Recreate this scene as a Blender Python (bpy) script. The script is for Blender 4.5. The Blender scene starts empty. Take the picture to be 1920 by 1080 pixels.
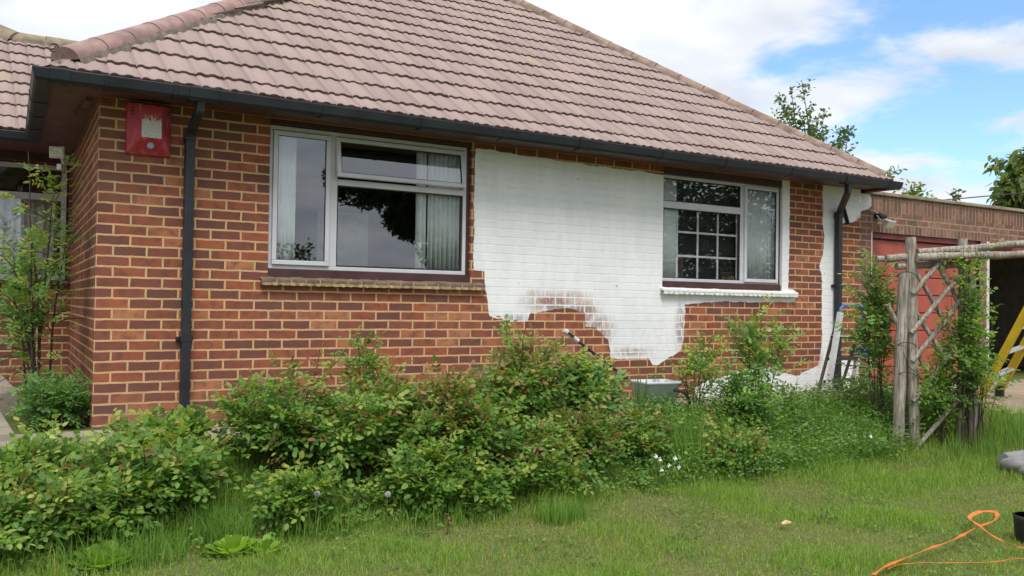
import bpy, bmesh, math, random
import numpy as np
from mathutils import Vector, Matrix, noise as mnoise
random.seed(7); rng = np.random.default_rng(7)
sc = bpy.context.scene
col = sc.collection

# ------------------------------------------------------------------ camera
cam_d = bpy.data.cameras.new('camera'); cam = bpy.data.objects.new('camera', cam_d); col.objects.link(cam)
cam_d.sensor_width = 36; cam_d.lens = 36*1733.9/1920; cam_d.clip_end = 2000; cam_d.clip_start = .05
R_ = Vector((0.84575903, -0.53336023, 0.01478239)); U_ = Vector((-0.02254765, -0.00804659, 0.99971339)); F_ = Vector((0.53308842, 0.84584994, 0.01883149))
CAM = Vector((-0.9856, -7.0564, 0.9198))
cam.matrix_world = Matrix(((R_.x, U_.x, -F_.x, CAM.x), (R_.y, U_.y, -F_.y, CAM.y), (R_.z, U_.z, -F_.z, CAM.z), (0, 0, 0, 1)))
sc.camera = cam

# ------------------------------------------------------------------ world, sun, exposure
SUN_EL, SUN_ROT = math.radians(56), math.radians(203)
w = bpy.data.worlds.new('World'); sc.world = w; w.use_nodes = True
nt = w.node_tree; nt.nodes.clear()
def wn(t, **k):
    n = nt.nodes.new(t)
    for a, b in k.items(): setattr(n, a, b)
    return n
def wm(op, a, b=None, c=None):
    n = wn('ShaderNodeMath', operation=op)
    for i, v in enumerate((a, b, c)):
        if v is None: continue
        if isinstance(v, (int, float)): n.inputs[i].default_value = v
        else: nt.links.new(v, n.inputs[i])
    return n.outputs[0]
sky = wn('ShaderNodeTexSky', sky_type='NISHITA', sun_disc=False, sun_elevation=SUN_EL, sun_rotation=SUN_ROT)
sky.air_density = 1.0; sky.dust_density = .6; sky.ozone_density = 2.0
tc = wn('ShaderNodeTexCoord'); sp = wn('ShaderNodeSeparateXYZ'); nt.links.new(tc.outputs['Generated'], sp.inputs[0])
zz = wm('ADD', wm('MAXIMUM', sp.outputs[2], 0.0), .16)
cb = wn('ShaderNodeCombineXYZ')
nt.links.new(wm('DIVIDE', sp.outputs[0], zz), cb.inputs[0]); nt.links.new(wm('DIVIDE', sp.outputs[1], zz), cb.inputs[1])
n1 = wn('ShaderNodeTexNoise'); n1.inputs['Scale'].default_value = 2.3; n1.inputs['Detail'].default_value = 8; n1.inputs['Roughness'].default_value = .55
n1.inputs['Distortion'].default_value = .25
nt.links.new(cb.outputs[0], n1.inputs['Vector'])
# blue gaps open up towards one side of the sky
dp = wn('ShaderNodeVectorMath', operation='DOT_PRODUCT'); nt.links.new(tc.outputs['Generated'], dp.inputs[0])
dp.inputs[1].default_value = Vector((0.835, 0.47, 0.285)).normalized()
mr = wn('ShaderNodeMapRange'); nt.links.new(dp.outputs['Value'], mr.inputs[0])
mr.inputs[1].default_value = .92; mr.inputs[2].default_value = .995; mr.inputs[3].default_value = .34; mr.inputs[4].default_value = -.035
cov = wn('ShaderNodeMapRange', interpolation_type='SMOOTHSTEP'); nt.links.new(wm('ADD', n1.outputs[0], mr.outputs[0]), cov.inputs[0])
cov.inputs[1].default_value = .41; cov.inputs[2].default_value = .60
n2 = wn('ShaderNodeTexNoise'); n2.inputs['Scale'].default_value = 2.6; n2.inputs['Detail'].default_value = 6
nt.links.new(cb.outputs[0], n2.inputs['Vector'])
rp = wn('ShaderNodeValToRGB'); nt.links.new(n2.outputs[0], rp.inputs[0])
rp.color_ramp.elements[0].position = .3; rp.color_ramp.elements[0].color = (4.0, 4.3, 4.8, 1)
rp.color_ramp.elements[1].position = .68; rp.color_ramp.elements[1].color = (6.1, 6.25, 6.6, 1)
skb = wn('ShaderNodeMix', data_type='RGBA', blend_type='MULTIPLY'); skb.inputs[0].default_value = 1
nt.links.new(sky.outputs[0], skb.inputs[6]); skb.inputs[7].default_value = (.95, 1.12, 1.3, 1)
mx = wn('ShaderNodeMix', data_type='RGBA'); nt.links.new(cov.outputs[0], mx.inputs[0]); nt.links.new(skb.outputs[2], mx.inputs[6]); nt.links.new(rp.outputs[0], mx.inputs[7])
bg = wn('ShaderNodeBackground'); nt.links.new(mx.outputs[2], bg.inputs[0]); bg.inputs[1].default_value = .10
ow = wn('ShaderNodeOutputWorld'); nt.links.new(bg.outputs[0], ow.inputs[0])

sd = bpy.data.lights.new('sun', 'SUN'); sd.energy = 1.9; sd.angle = math.radians(25); sd.color = (1, .96, .9)
sun = bpy.data.objects.new('sun', sd); col.objects.link(sun)
sv = Vector((math.sin(SUN_ROT)*math.cos(SUN_EL), math.cos(SUN_ROT)*math.cos(SUN_EL), math.sin(SUN_EL)))
sun.rotation_euler = sv.to_track_quat('Z', 'Y').to_euler()
sc.view_settings.view_transform = 'Standard'; sc.view_settings.look = 'None'; sc.view_settings.gamma = 1
sc.view_settings.exposure = .84

# ------------------------------------------------------------------ helpers
def S(t):
    t = min(1, max(0, t)); return t*t*(3-2*t)
def gh(X, Y):
    m = S((X-6)/2.5); a = .9+.5*m; w_ = 1.0+1.6*m
    return -.43*S((-Y-a)/w_)-.02*max(0, min(8, -Y-2))
def ghv(X, Y):
    s = lambda t: np.clip(t, 0, 1)**2*(3-2*np.clip(t, 0, 1))
    m = s((X-6)/2.5); return -.43*s((-Y-.9-.5*m)/(1+1.6*m))-.02*np.clip(-Y-2, 0, 8)

def tag(o, label=None, cat=None, group=None, kind=None):
    if label: o['label'] = label
    if cat: o['category'] = cat
    if group: o['group'] = group
    if kind: o['kind'] = kind
    return o
def wloc(o):
    v = Vector((0, 0, 0))
    while o is not None: v += o.location; o = o.parent
    return v
def thing(name, loc, label, cat, group=None):
    o = bpy.data.objects.new(name, None); col.objects.link(o); o.location = loc; o.empty_display_size = .1
    return tag(o, label, cat, group)
def link(name, me, mats, parent=None, loc=None, smooth=False):
    if not isinstance(mats, (list, tuple)): mats = [mats]
    for m in mats: me.materials.append(m)
    o = bpy.data.objects.new(name, me); col.objects.link(o)
    if parent is not None:
        o.parent = parent; off = wloc(parent)
    elif loc is not None:
        o.location = loc; off = Vector(loc)
    else: off = Vector((0, 0, 0))
    if off.length > 0: me.transform(Matrix.Translation(-off))
    if smooth: me.polygons.foreach_set('use_smooth', [True]*len(me.polygons))
    me.update()
    return o
class MB:
    def __init__(s): s.v = []; s.f = []; s.m = []; s.sm = []; s.cur = 0
    def add(s, vs, fs, smooth=False):
        b = len(s.v); s.v += [tuple(x) for x in vs]
        for f in fs: s.f.append(tuple(b+i for i in f)); s.m.append(s.cur); s.sm.append(smooth)
        return s
    def box(s, x0, x1, y0, y1, z0, z1):
        v = [(x0,y0,z0),(x1,y0,z0),(x1,y1,z0),(x0,y1,z0),(x0,y0,z1),(x1,y0,z1),(x1,y1,z1),(x0,y1,z1)]
        return s.add(v, [(0,3,2,1),(4,5,6,7),(0,1,5,4),(1,2,6,5),(2,3,7,6),(3,0,4,7)])
    def bar(s, a, b, w_, t, up=(0,0,1)):   # box from a to b, width along (dir x up), thickness along up'
        a = Vector(a); b = Vector(b); d = (b-a).normalized(); u = Vector(up)
        sd_ = d.cross(u); sd_ = sd_.normalized() if sd_.length > 1e-4 else Vector((1,0,0)); u = sd_.cross(d).normalized()
        v = []
        for p in (a, b):
            for i, j in ((-1,-1),(1,-1),(1,1),(-1,1)): v.append(p+sd_*(w_/2*i)+u*(t/2*j))
        return s.add(v, [(0,1,2,3),(7,6,5,4),(0,4,5,1),(1,5,6,2),(2,6,7,3),(3,7,4,0)])
    def tube(s, pts, r, n=8, smooth=True, flat=1.0, caps=True):
        pts = [Vector(p) for p in pts]; rr = r if isinstance(r, (list, tuple)) else [r]*len(pts)
        v = []; f = []; pu = None
        for i, p in enumerate(pts):
            d = (pts[min(i+1, len(pts)-1)]-pts[max(i-1, 0)])
            d = d.normalized() if d.length > 1e-7 else Vector((0,0,1))
            if pu is None: pu = d.cross(Vector((0,0,1))); pu = pu if pu.length > 1e-3 else Vector((1,0,0))
            sd_ = (pu-d*pu.dot(d)); sd_ = sd_.normalized() if sd_.length > 1e-5 else Vector((1,0,0)); pu = sd_; u = d.cross(sd_)
            for k in range(n):
                a = 2*math.pi*k/n; v.append(p+sd_*(rr[i]*math.cos(a))+u*(rr[i]*flat*math.sin(a)))
        for i in range(len(pts)-1):
            for k in range(n):
                k2 = (k+1) % n; f.append((i*n+k, i*n+k2, (i+1)*n+k2, (i+1)*n+k))
        s.add(v, f, smooth)
        if caps:
            b = len(v); s.add(v[:n], [tuple(range(n))[::-1]]); s.add(v[-n:], [tuple(range(n))])
        return s
    def sweep(s, path, prof, closed=True):  # mitred sweep in the horizontal plane; prof = (outward, z)
        P = [Vector((p[0], p[1], 0)) for p in path]; z = [p[2] for p in path]; v = []; n = len(prof)
        for i, p in enumerate(P):
            d1 = (P[i]-P[i-1]).normalized() if i > 0 else None; d2 = (P[i+1]-P[i]).normalized() if i < len(P)-1 else None
            d1 = d1 or d2; d2 = d2 or d1
            n1_ = Vector((d1.y, -d1.x, 0)); n2_ = Vector((d2.y, -d2.x, 0)); m = (n1_+n2_).normalized(); k = 1/max(.3, m.dot(n1_))
            for o_, zz_ in prof: q = p+m*(o_*k); v.append((q.x, q.y, z[i]+zz_))
        f = []
        for i in range(len(P)-1):
            for k in range(n if closed else n-1): k2 = (k+1) % n; f.append((i*n+k, i*n+k2, (i+1)*n+k2, (i+1)*n+k))
        if closed: f.append(tuple(range(n))[::-1]); f.append(tuple((len(P)-1)*n+k for k in range(n)))
        return s.add(v, f)
    def build(s, name, mats, parent=None, loc=None, bevel=0):
        me = bpy.data.meshes.new(name); me.from_pydata(s.v, [], s.f)
        me.polygons.foreach_set('material_index', s.m); me.polygons.foreach_set('use_smooth', s.sm)
        bm = bmesh.new(); bm.from_mesh(me); bmesh.ops.recalc_face_normals(bm, faces=bm.faces); bm.to_mesh(me); bm.free()
        o = link(name, me, mats, parent, loc)
        if bevel:
            b = o.modifiers.new('bevel', 'BEVEL'); b.width = bevel; b.segments = 2; b.limit_method = 'ANGLE'
        return o
def npmesh(name, V, F, mats, parent=None, loc=None, colr=None, smooth=False, uv=None):
    me = bpy.data.meshes.new(name); V = np.asarray(V, np.float32); me.vertices.add(len(V)); me.vertices.foreach_set('co', V.ravel())
    if not isinstance(F, list): F = [F]
    F = [np.asarray(f, np.int32) for f in F if len(f)]
    tot = np.concatenate([np.full(len(f), f.shape[1], np.int32) for f in F]); lv = np.concatenate([f.ravel() for f in F])
    me.loops.add(len(lv)); me.loops.foreach_set('vertex_index', lv); me.polygons.add(len(tot))
    st = np.zeros(len(tot), np.int32); st[1:] = np.cumsum(tot)[:-1]; me.polygons.foreach_set('loop_start', st)
    me.update(calc_edges=True)
    if colr is not None:
        a = me.attributes.new('col', 'FLOAT_COLOR', 'POINT'); c = np.ones((len(V), 4), np.float32); c[:, :3] = colr; a.data.foreach_set('color', c.ravel())
    if uv is not None:
        u = me.uv_layers.new(name='UVMap'); u.data.foreach_set('uv', np.asarray(uv, np.float32)[lv].ravel())
    return link(name, me, mats, parent, loc, smooth)

# ------------------------------------------------------------------ materials
class NT:
    def __init__(s, name):
        s.m = bpy.data.materials.new(name); s.m.use_nodes = True; s.t = s.m.node_tree; s.t.nodes.clear()
        s.out = s.n('ShaderNodeOutputMaterial')
    def n(s, t, ins=None, **k):
        x = s.t.nodes.new(t)
        for a, b in k.items(): setattr(x, a, b)
        for a, b in (ins or {}).items(): s.set(x.inputs[a], b)
        return x
    def set(s, sock, v):
        if hasattr(v, 'is_linked') or hasattr(v, 'links'): s.t.links.new(v, sock)
        elif isinstance(v, tuple) and len(v) == 3 and sock.type == 'RGBA': sock.default_value = (*v, 1)
        else: sock.default_value = v
    def ma(s, op, a, b=0.0, c=None):
        x = s.n('ShaderNodeMath', operation=op); s.set(x.inputs[0], a); s.set(x.inputs[1], b)
        if c is not None: s.set(x.inputs[2], c)
        return x.outputs[0]
    def mix(s, f, a, b, blend='MIX'):
        x = s.n('ShaderNodeMix', data_type='RGBA', blend_type=blend); s.set(x.inputs[0], f); s.set(x.inputs[6], a); s.set(x.inputs[7], b); return x.outputs[2]
    def noise(s, vec, scale, detail=3, rough=.5, dist=0):
        x = s.n('ShaderNodeTexNoise', {'Scale': scale, 'Detail': detail, 'Roughness': rough, 'Distortion': dist})
        if vec is not None: s.t.links.new(vec, x.inputs['Vector'])
        return x.outputs[0]
    def ramp(s, f, stops, const=False):
        x = s.n('ShaderNodeValToRGB'); s.set(x.inputs[0], f); e = x.color_ramp.elements
        if const: x.color_ramp.interpolation = 'CONSTANT'
        while len(e) < len(stops): e.new(.5)
        for i, (p_, c_) in enumerate(stops): e[i].position = p_; e[i].color = (*c_, 1)
        return x.outputs[0]
    def ss(s, v, a, b, lo=0.0, hi=1.0):
        x = s.n('ShaderNodeMapRange', {0: v, 1: a, 2: b, 3: lo, 4: hi}, interpolation_type='SMOOTHSTEP'); return x.outputs[0]
    def obj(s): return s.n('ShaderNodeTexCoord').outputs['Object']
    def bump(s, hgt, st=.5, dist=.01):
        return s.n('ShaderNodeBump', {'Height': hgt, 'Strength': st, 'Distance': dist}).outputs[0]
    def pbr(s, color, rough=.6, metal=0.0, spec=.5, normal=None):
        x = s.n('ShaderNodeBsdfPrincipled', {'Base Color': color, 'Roughness': rough, 'Metallic': metal, 'Specular IOR Level': spec})
        if normal is not None: s.t.links.new(normal, x.inputs['Normal'])
        s.t.links.new(x.outputs[0], s.out.inputs[0]); return x
def plain(name, c, rough=.5, metal=0, var=.25, scale=6, bump=0.0, spec=.5):
    t = NT(name); o = t.obj(); n_ = t.noise(o, scale, 5, .6)
    c2 = t.mix(t.ss(n_, .3, .7), tuple(x*(1-var) for x in c), tuple(min(1, x*(1+var*.6)) for x in c))
    r = t.ma('ADD', t.ma('MULTIPLY', t.noise(o, scale*5, 3), .25), rough-.12)
    t.pbr(c2, r, metal, spec, t.bump(t.noise(o, scale*14, 4), bump, .004) if bump else None); return t.m

def brick(name, ramp, mortar, offset=True, paint=False, relief=.5, dirt=.0, swap=False):
    t = NT(name); uv = t.n('ShaderNodeUVMap').outputs[0]
    wob = t.n('ShaderNodeTexNoise', {'Vector': uv, 'Scale': 14.0, 'Detail': 3.0})
    off = t.n('ShaderNodeVectorMath', {0: wob.outputs['Color'], 1: (.5, .5, .5)}, operation='SUBTRACT')
    off2 = t.n('ShaderNodeVectorMath', {0: off.outputs[0]}, operation='SCALE'); off2.inputs['Scale'].default_value = .010
    wuv = t.n('ShaderNodeVectorMath', {0: uv, 1: off2.outputs[0]}, operation='ADD').outputs[0]
    sp_ = t.n('ShaderNodeSeparateXYZ', {0: wuv}); u, v = sp_.outputs[0], sp_.outputs[1]
    if swap: u, v = v, u
    vr = t.ma('DIVIDE', v, .075); row = t.ma('FLOOR', vr)
    ur = t.ma('DIVIDE', u, .225)
    if offset: ur = t.ma('ADD', ur, t.ma('MULTIPLY', t.ma('SUBTRACT', 1.0, t.ma('FLOORED_MODULO', row, 2.0)), .5))
    colm = t.ma('FLOOR', ur); fu = t.ma('FRACT', ur); fv = t.ma('FRACT', vr)
    du = t.ma('MULTIPLY', t.ma('MINIMUM', fu, t.ma('SUBTRACT', 1.0, fu)), .225); dv = t.ma('MULTIPLY', t.ma('MINIMUM', fv, t.ma('SUBTRACT', 1.0, fv)), .075)
    d = t.ma('MINIMUM', du, dv)
    fine = t.noise(uv, 90.0, 4, .6)
    dd = t.ma('ADD', d, t.ma('MULTIPLY', t.ma('SUBTRACT', fine, .5), .003))
    isb = t.ss(dd, .0060, .0083)
    cell = t.n('ShaderNodeCombineXYZ', {0: colm, 1: row}); wnz = t.n('ShaderNodeTexWhiteNoise', {'Vector': cell.outputs[0]}, noise_dimensions='3D')
    big = t.noise(uv, 1.3, 3); rnd = t.ma('ADD', wnz.outputs['Value'], t.ma('MULTIPLY', t.ma('SUBTRACT', big, .5), .5))
    base = t.ramp(rnd, ramp)
    cells = t.n('ShaderNodeVectorMath', {0: wuv, 1: wnz.outputs['Color']}, operation='ADD').outputs[0]
    patch = t.noise(cells, 13.0, 3, .55)
    base = t.mix(t.ss(patch, .38, .74, 0.0, .72), base, (.085, .035, .034))
    base = t.mix(t.ss(t.noise(uv, 220.0, 2), .35, .75, 0, .3), base, (.36, .17, .11))
    mc = t.mix(t.ss(t.noise(uv, 9.0, 4), .3, .7), tuple(x*.82 for x in mortar), mortar)
    colr = t.mix(isb, mc, base)
    spl = t.ma('MULTIPLY', t.ss(t.ma('ADD', v, t.ma('MULTIPLY', t.noise(uv, 4.0, 5, .65), .5)), -1.55, -2.15), t.ss(t.noise(uv, 11.0, 5, .7), .35, .7, .15, .55))
    colr = t.mix(spl, colr, (.13, .095, .065))
    colr = t.mix(t.ss(t.noise(uv, .9, 5, .6), .52, .75, 0, .22), colr, (.30, .21, .16))
    chip = t.ma('MULTIPLY', t.ss(d, .014, .006), t.ss(t.noise(uv, 26.0, 4, .7), .60, .68)); colr = t.mix(t.ma('MULTIPLY', chip, .7), colr, (.33, .20, .13))
    if dirt: colr = t.mix(t.ss(t.noise(uv, 3.0, 6, .65), .4, .75, 0, dirt), colr, (.11, .085, .065))
    hgt = t.ma('ADD', t.ma('MULTIPLY', isb, .8), t.ma('ADD', t.ma('MULTIPLY', fine, .25), t.ma('MULTIPLY', patch, .2)))
    rough = .85
    st = relief
    if paint:
        at = t.n('ShaderNodeAttribute', attribute_name='col'); spc = t.n('ShaderNodeSeparateColor', {0: at.outputs[0]})
        cvr, thin, dry = spc.outputs[0], spc.outputs[1], spc.outputs[2]
        ed = t.noise(uv, 38.0, 5, .7); sx = t.n('ShaderNodeMapping', {'Vector': uv}); sx.inputs['Scale'].default_value = (1, .35, 1)
        streak = t.noise(sx.outputs[0], 30.0, 3, .6)
        cv = t.ma('ADD', cvr, t.ma('MULTIPLY', t.ma('SUBTRACT', ed, .5), .55))
        f = t.ss(cv, .47, .55)
        th = t.ma('MULTIPLY', thin, t.ss(t.ma('ADD', streak, t.ma('MULTIPLY', isb, .16)), .42, .72, .15, 1.0))
        f = t.ma('MULTIPLY', f, t.ma('SUBTRACT', 1.0, t.ma('MULTIPLY', th, t.ma('ADD', t.ma('MULTIPLY', isb, .45), .40))))
        # unfilled hairlines along some bed joints and pin holes
        hair = t.ma('MULTIPLY', t.ss(t.ma('ABSOLUTE', t.ma('SUBTRACT', dv, .0055)), .0017, .0004), t.ss(t.noise(sx.outputs[0], 7.0, 4, .7), .46, .56))
        
        vz = t.n('ShaderNodeTexVoronoi', {'Vector': uv, 'Scale': 5.0}); hole = t.ma('MULTIPLY', t.ss(vz.outputs['Distance'], .055, .03), t.ss(t.noise(uv, 3.1, 1), .52, .56))
        f = t.ma('MULTIPLY', f, t.ma('SUBTRACT', 1.0, t.ma('MULTIPLY', hole, .85)))
        rl = t.n('ShaderNodeMapping', {'Vector': uv}); rl.inputs['Scale'].default_value = (1, .16, 1)
        pc = t.mix(t.ss(t.ma('ADD', t.ma('MULTIPLY', t.noise(rl.outputs[0], 9.0, 4, .6), .6), t.ma('MULTIPLY', t.noise(uv, 2.2, 4), .4)), .38, .62), (.71, .735, .745), (.77, .785, .795))
        pc = t.mix(t.ss(t.ma('MULTIPLY', dry, streak), .25, .6, 0, .3), pc, (.55, .54, .57))
        pc = t.mix(t.ma('MULTIPLY', hair, .6), pc, (.33, .33, .34))
        colr = t.mix(f, colr, pc)
        rough = t.ma('SUBTRACT', .85, t.ma('MULTIPLY', f, .3))
        hp_ = t.ma('ADD', t.ma('MULTIPLY', t.ss(dv, .003, .009), .28), t.ma('ADD', t.ma('MULTIPLY', isb, .05), t.ma('MULTIPLY', t.noise(uv, 55.0, 4, .6), .35)))
        hgt = t.ma('ADD', t.ma('MULTIPLY', hgt, t.ma('SUBTRACT', 1.0, f)), t.ma('MULTIPLY', hp_, f))
    t.pbr(colr, rough, 0, .3, t.bump(hgt, st, .006)); return t.m

RED = [(0.0, (.110, .043, .037)), (.20, (.150, .048, .036)), (.45, (.200, .058, .037)), (.68, (.255, .070, .037)), (.86, (.305, .084, .039)), (.97, (.39, .155, .075))]
M_front = brick('front brick', RED, (.57, .365, .185), paint=True)
M_brick = brick('brick', RED, (.57, .365, .185))
GAR = [(0.0, (.10, .06, .055)), (.3, (.15, .08, .065)), (.55, (.20, .10, .075)), (.8, (.235, .125, .09)), (.97, (.26, .17, .12))]
M_gar = brick('weathered brick', GAR, (.36, .27, .18), dirt=.55)
M_sold = brick('soldier brick', GAR, (.33, .25, .17), offset=False, dirt=.5, swap=True)
M_sill = plain('sill tile', (.17, .12, .09), .7, var=.4, scale=9, bump=.3)
M_mort = plain('sill mortar', (.42, .31, .17), .9, var=.35, scale=14, bump=.5)
M_wpaint = plain('white paint', (.76, .79, .77), .5, var=.05, scale=5, bump=.25)
M_alu = plain('window alu', (.54, .54, .58), .38, var=.08, scale=4)
M_gask = plain('black seal', (.02, .02, .02), .6)
M_maroon = plain('maroon timber', (.060, .022, .024), .5, var=.35, scale=5, bump=.1)
M_soffit = plain('maroon soffit', (.12, .048, .046), .45, var=.3, scale=3, bump=.06)
M_blackp = plain('black plastic', (.020, .023, .029), .42, var=.25, scale=5, bump=.03, spec=.35)
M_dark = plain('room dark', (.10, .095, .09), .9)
M_cap = plain('hip tile', (.31, .20, .18), .85, var=.35, scale=5, bump=.5)
M_captan = plain('tan ridge tile', (.27, .215, .145), .88, var=.35, scale=6, bump=.5)
M_wood = None
def wood(name, a, b):
    t = NT(name); o = t.obj(); mp = t.n('ShaderNodeMapping', {'Vector': o}); mp.inputs['Scale'].default_value = (1, 1, .09)
    g = t.noise(mp.outputs[0], 60, 5, .6, .6); g2 = t.noise(o, 5, 4)
    c = t.mix(t.ss(g, .35, .65), a, b); c = t.mix(t.ss(g2, .45, .75, 0, .5), c, tuple(x*.6 for x in a))
    t.pbr(c, .9, 0, .2, t.bump(g, .8, .004)); return t.m
M_wood = wood('grey weathered wood', (.17, .145, .12), (.40, .36, .31))
def tile_mat():
    t = NT('roof tile'); uv = t.n('ShaderNodeUVMap').outputs[0]; sp_ = t.n('ShaderNodeSeparateXYZ', {0: uv}); u, v = sp_.outputs[0], sp_.outputs[1]
    cell = t.n('ShaderNodeCombineXYZ', {0: t.ma('FLOOR', u), 1: t.ma('FLOOR', v)}); wz = t.n('ShaderNodeTexWhiteNoise', {'Vector': cell.outputs[0]}, noise_dimensions='3D')
    o = t.obj()
    b = t.ramp(wz.outputs['Value'], [(0, (.265, .20, .188)), (.4, (.305, .232, .216)), (.8, (.335, .252, .234)), (.955, (.335, .255, .232)), (.975, (.34, .27, .20)), (1, (.38, .31, .23))])
    b = t.mix(t.ss(t.noise(o, 1.6, 5, .6), .35, .7, 0, .35), b, (.26, .20, .175))
    sx = t.n('ShaderNodeMapping', {'Vector': uv}); sx.inputs['Scale'].default_value = (9, 1.2, 1)
    b = t.mix(t.ss(t.noise(sx.outputs[0], 1.6, 4), .5, .75, 0, .4), b, (.19, .14, .125))
    b = t.mix(t.ss(t.noise(o, 140, 2), .35, .8, 0, .35), b, (.44, .35, .32))
    lic = t.ma('MULTIPLY', t.ss(t.noise(o, 19, 5, .75), .60, .70), t.ss(t.noise(o, 1.1, 3), .42, .65)); b = t.mix(t.ma('MULTIPLY', lic, .55), b, (.40, .37, .27))
    b = t.mix(t.ma('MULTIPLY', t.ss(sp_.outputs[1], 0, 1, 1, 1), t.ss(t.noise(o, 33, 5, .8), .64, .72, 0, .6)), b, (.12, .10, .075))
    t.pbr(b, .9, 0, .2, t.bump(t.noise(o, 160, 3), .3, .003)); return t.m
M_tile = tile_mat()
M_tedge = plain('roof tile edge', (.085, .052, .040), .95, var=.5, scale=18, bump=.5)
def glass():
    t = NT('window glass'); fr = t.n('ShaderNodeFresnel', {'IOR': 1.5}).outputs[0]
    f = t.ma('MINIMUM', t.ma('MULTIPLY', fr, 4.3), .9); f = t.ma('MULTIPLY', f, t.ma('SUBTRACT', 1.0, t.n('ShaderNodeNewGeometry').outputs['Backfacing']))
    o = t.obj(); nb = t.bump(t.noise(o, 1.5, 1), .05, .02)
    g = t.n('ShaderNodeBsdfGlossy', {'Color': (.93, .97, 1.0), 'Roughness': .012, 'Normal': nb}); tr = t.n('ShaderNodeBsdfTransparent', {'Color': (.95, .97, .97)})
    m = t.n('ShaderNodeMixShader', {0: f, 1: tr.outputs[0], 2: g.outputs[0]}); t.t.links.new(m.outputs[0], t.out.inputs[0]); return t.m
M_glass = glass()
M_net = plain('net curtain', (.74, .76, .76), .9, var=.1, scale=8)
def leafmat(name, trans=.3, rough=.5):
    t = NT(name); at = t.n('ShaderNodeAttribute', attribute_name='col').outputs[0]; o = t.obj()
    c = t.mix(t.ss(t.noise(o, 40, 3), .3, .75, 0, .3), at, t.mix(.4, at, (.06, .09, .02)))
    p_ = t.n('ShaderNodeBsdfPrincipled', {'Base Color': c, 'Roughness': rough, 'Specular IOR Level': .35})
    tr = t.n('ShaderNodeBsdfTranslucent', {'Color': t.mix(1.0, c, (1.5, 1.6, .7), 'MULTIPLY')})
    m = t.n('ShaderNodeMixShader', {0: trans, 1: p_.outputs[0], 2: tr.outputs[0]}); t.t.links.new(m.outputs[0], t.out.inputs[0]); return t.m
M_leaf = leafmat('leaf', .42, .5); M_grass = leafmat('grass blade', .40, .6)
M_stem = plain('dark stem', (.055, .038, .028), .8, var=.4, scale=20)
M_gstem = plain('green stem', (.09, .12, .045), .7, var=.4, scale=20)
M_bark = plain('bark', (.12, .10, .08), .95, var=.4, scale=8, bump=.8)

# ------------------------------------------------------------------ the ground
def axis(lo, hi, fine_lo, fine_hi, st):
    a = list(np.arange(fine_lo, fine_hi+1e-6, st)); x = fine_lo; s_ = st
    while x > lo: s_ *= 1.35; x -= s_; a.insert(0, max(x, lo))
    x = fine_hi; s_ = st
    while x < hi: s_ *= 1.35; x += s_; a.append(min(x, hi))
    return np.array(a)
def grid(name, xs, ys, zf, mat, **k):
    X, Y = np.meshgrid(xs, ys); Z = zf(X, Y); V = np.stack([X.ravel(), Y.ravel(), Z.ravel()], 1); nx, ny = len(xs), len(ys)
    i = np.arange((nx-1)*(ny-1)); r = i//(nx-1); c = i % (nx-1); a = r*nx+c
    return npmesh(name, V, np.stack([a, a+1, a+nx+1, a+nx], 1), mat, smooth=True, **k)
t = NT('lawn soil'); o = t.obj(); n_ = t.noise(o, .9, 6, .6); n2_ = t.noise(o, 25, 5, .7)
c = t.mix(t.ss(n_, .35, .65), (.10, .14, .038), (.14, .155, .055)); c = t.mix(t.ss(n2_, .45, .7, 0, .7), c, (.19, .15, .085))
t.pbr(c, .95, 0, .1, t.bump(n2_, .8, .03)); M_soil = t.m
tag(grid('lawn_ground', axis(-150, 150, -3, 10, .15), axis(-150, 150, -6, 1, .1), lambda X, Y: ghv(X, Y)-.006*(Y > -.88), M_soil), 'green lawn sloping down from the house', 'lawn', kind='structure')
def slabmat(name, c1, c2, sx, sy, gap=.006, moss=.5):
    t = NT(name); o = t.obj(); s_ = t.n('ShaderNodeSeparateXYZ', {0: o})
    fx = t.ma('FRACT', t.ma('DIVIDE', s_.outputs[0], sx)); fy = t.ma('FRACT', t.ma('DIVIDE', s_.outputs[1], sy))
    d = t.ma('MINIMUM', t.ma('MULTIPLY', t.ma('MINIMUM', fx, t.ma('SUBTRACT', 1.0, fx)), sx), t.ma('MULTIPLY', t.ma('MINIMUM', fy, t.ma('SUBTRACT', 1.0, fy)), sy))
    n_ = t.noise(o, 3, 6, .65); f = t.noise(o, 60, 4)
    c = t.mix(t.ss(n_, .35, .7), c1, c2); c = t.mix(t.ss(f, .5, .75, 0, .4), c, tuple(x*.55 for x in c1)); j = t.ss(d, gap*.6, gap*1.4)
    c = t.mix(j, (.06, .06, .035), c)
    t.pbr(c, .92, 0, .2, t.bump(t.ma('ADD', j, t.ma('MULTIPLY', f, .3)), .5, .006)); return t.m
M_patio = slabmat('patio slab', (.27, .24, .19), (.34, .30, .25), .6, .6)
M_conc = slabmat('driveway concrete', (.30, .235, .165), (.37, .29, .21), 3.1, 3.3, .01)
tag(grid('patio', np.linspace(-5, 7.9, 130), np.linspace(-.84, -.002, 8), lambda X, Y: np.full_like(X, .004)+ghv(X, Y), M_patio), 'grey paving strip along the foot of the brick wall', 'patio', kind='structure')
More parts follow.
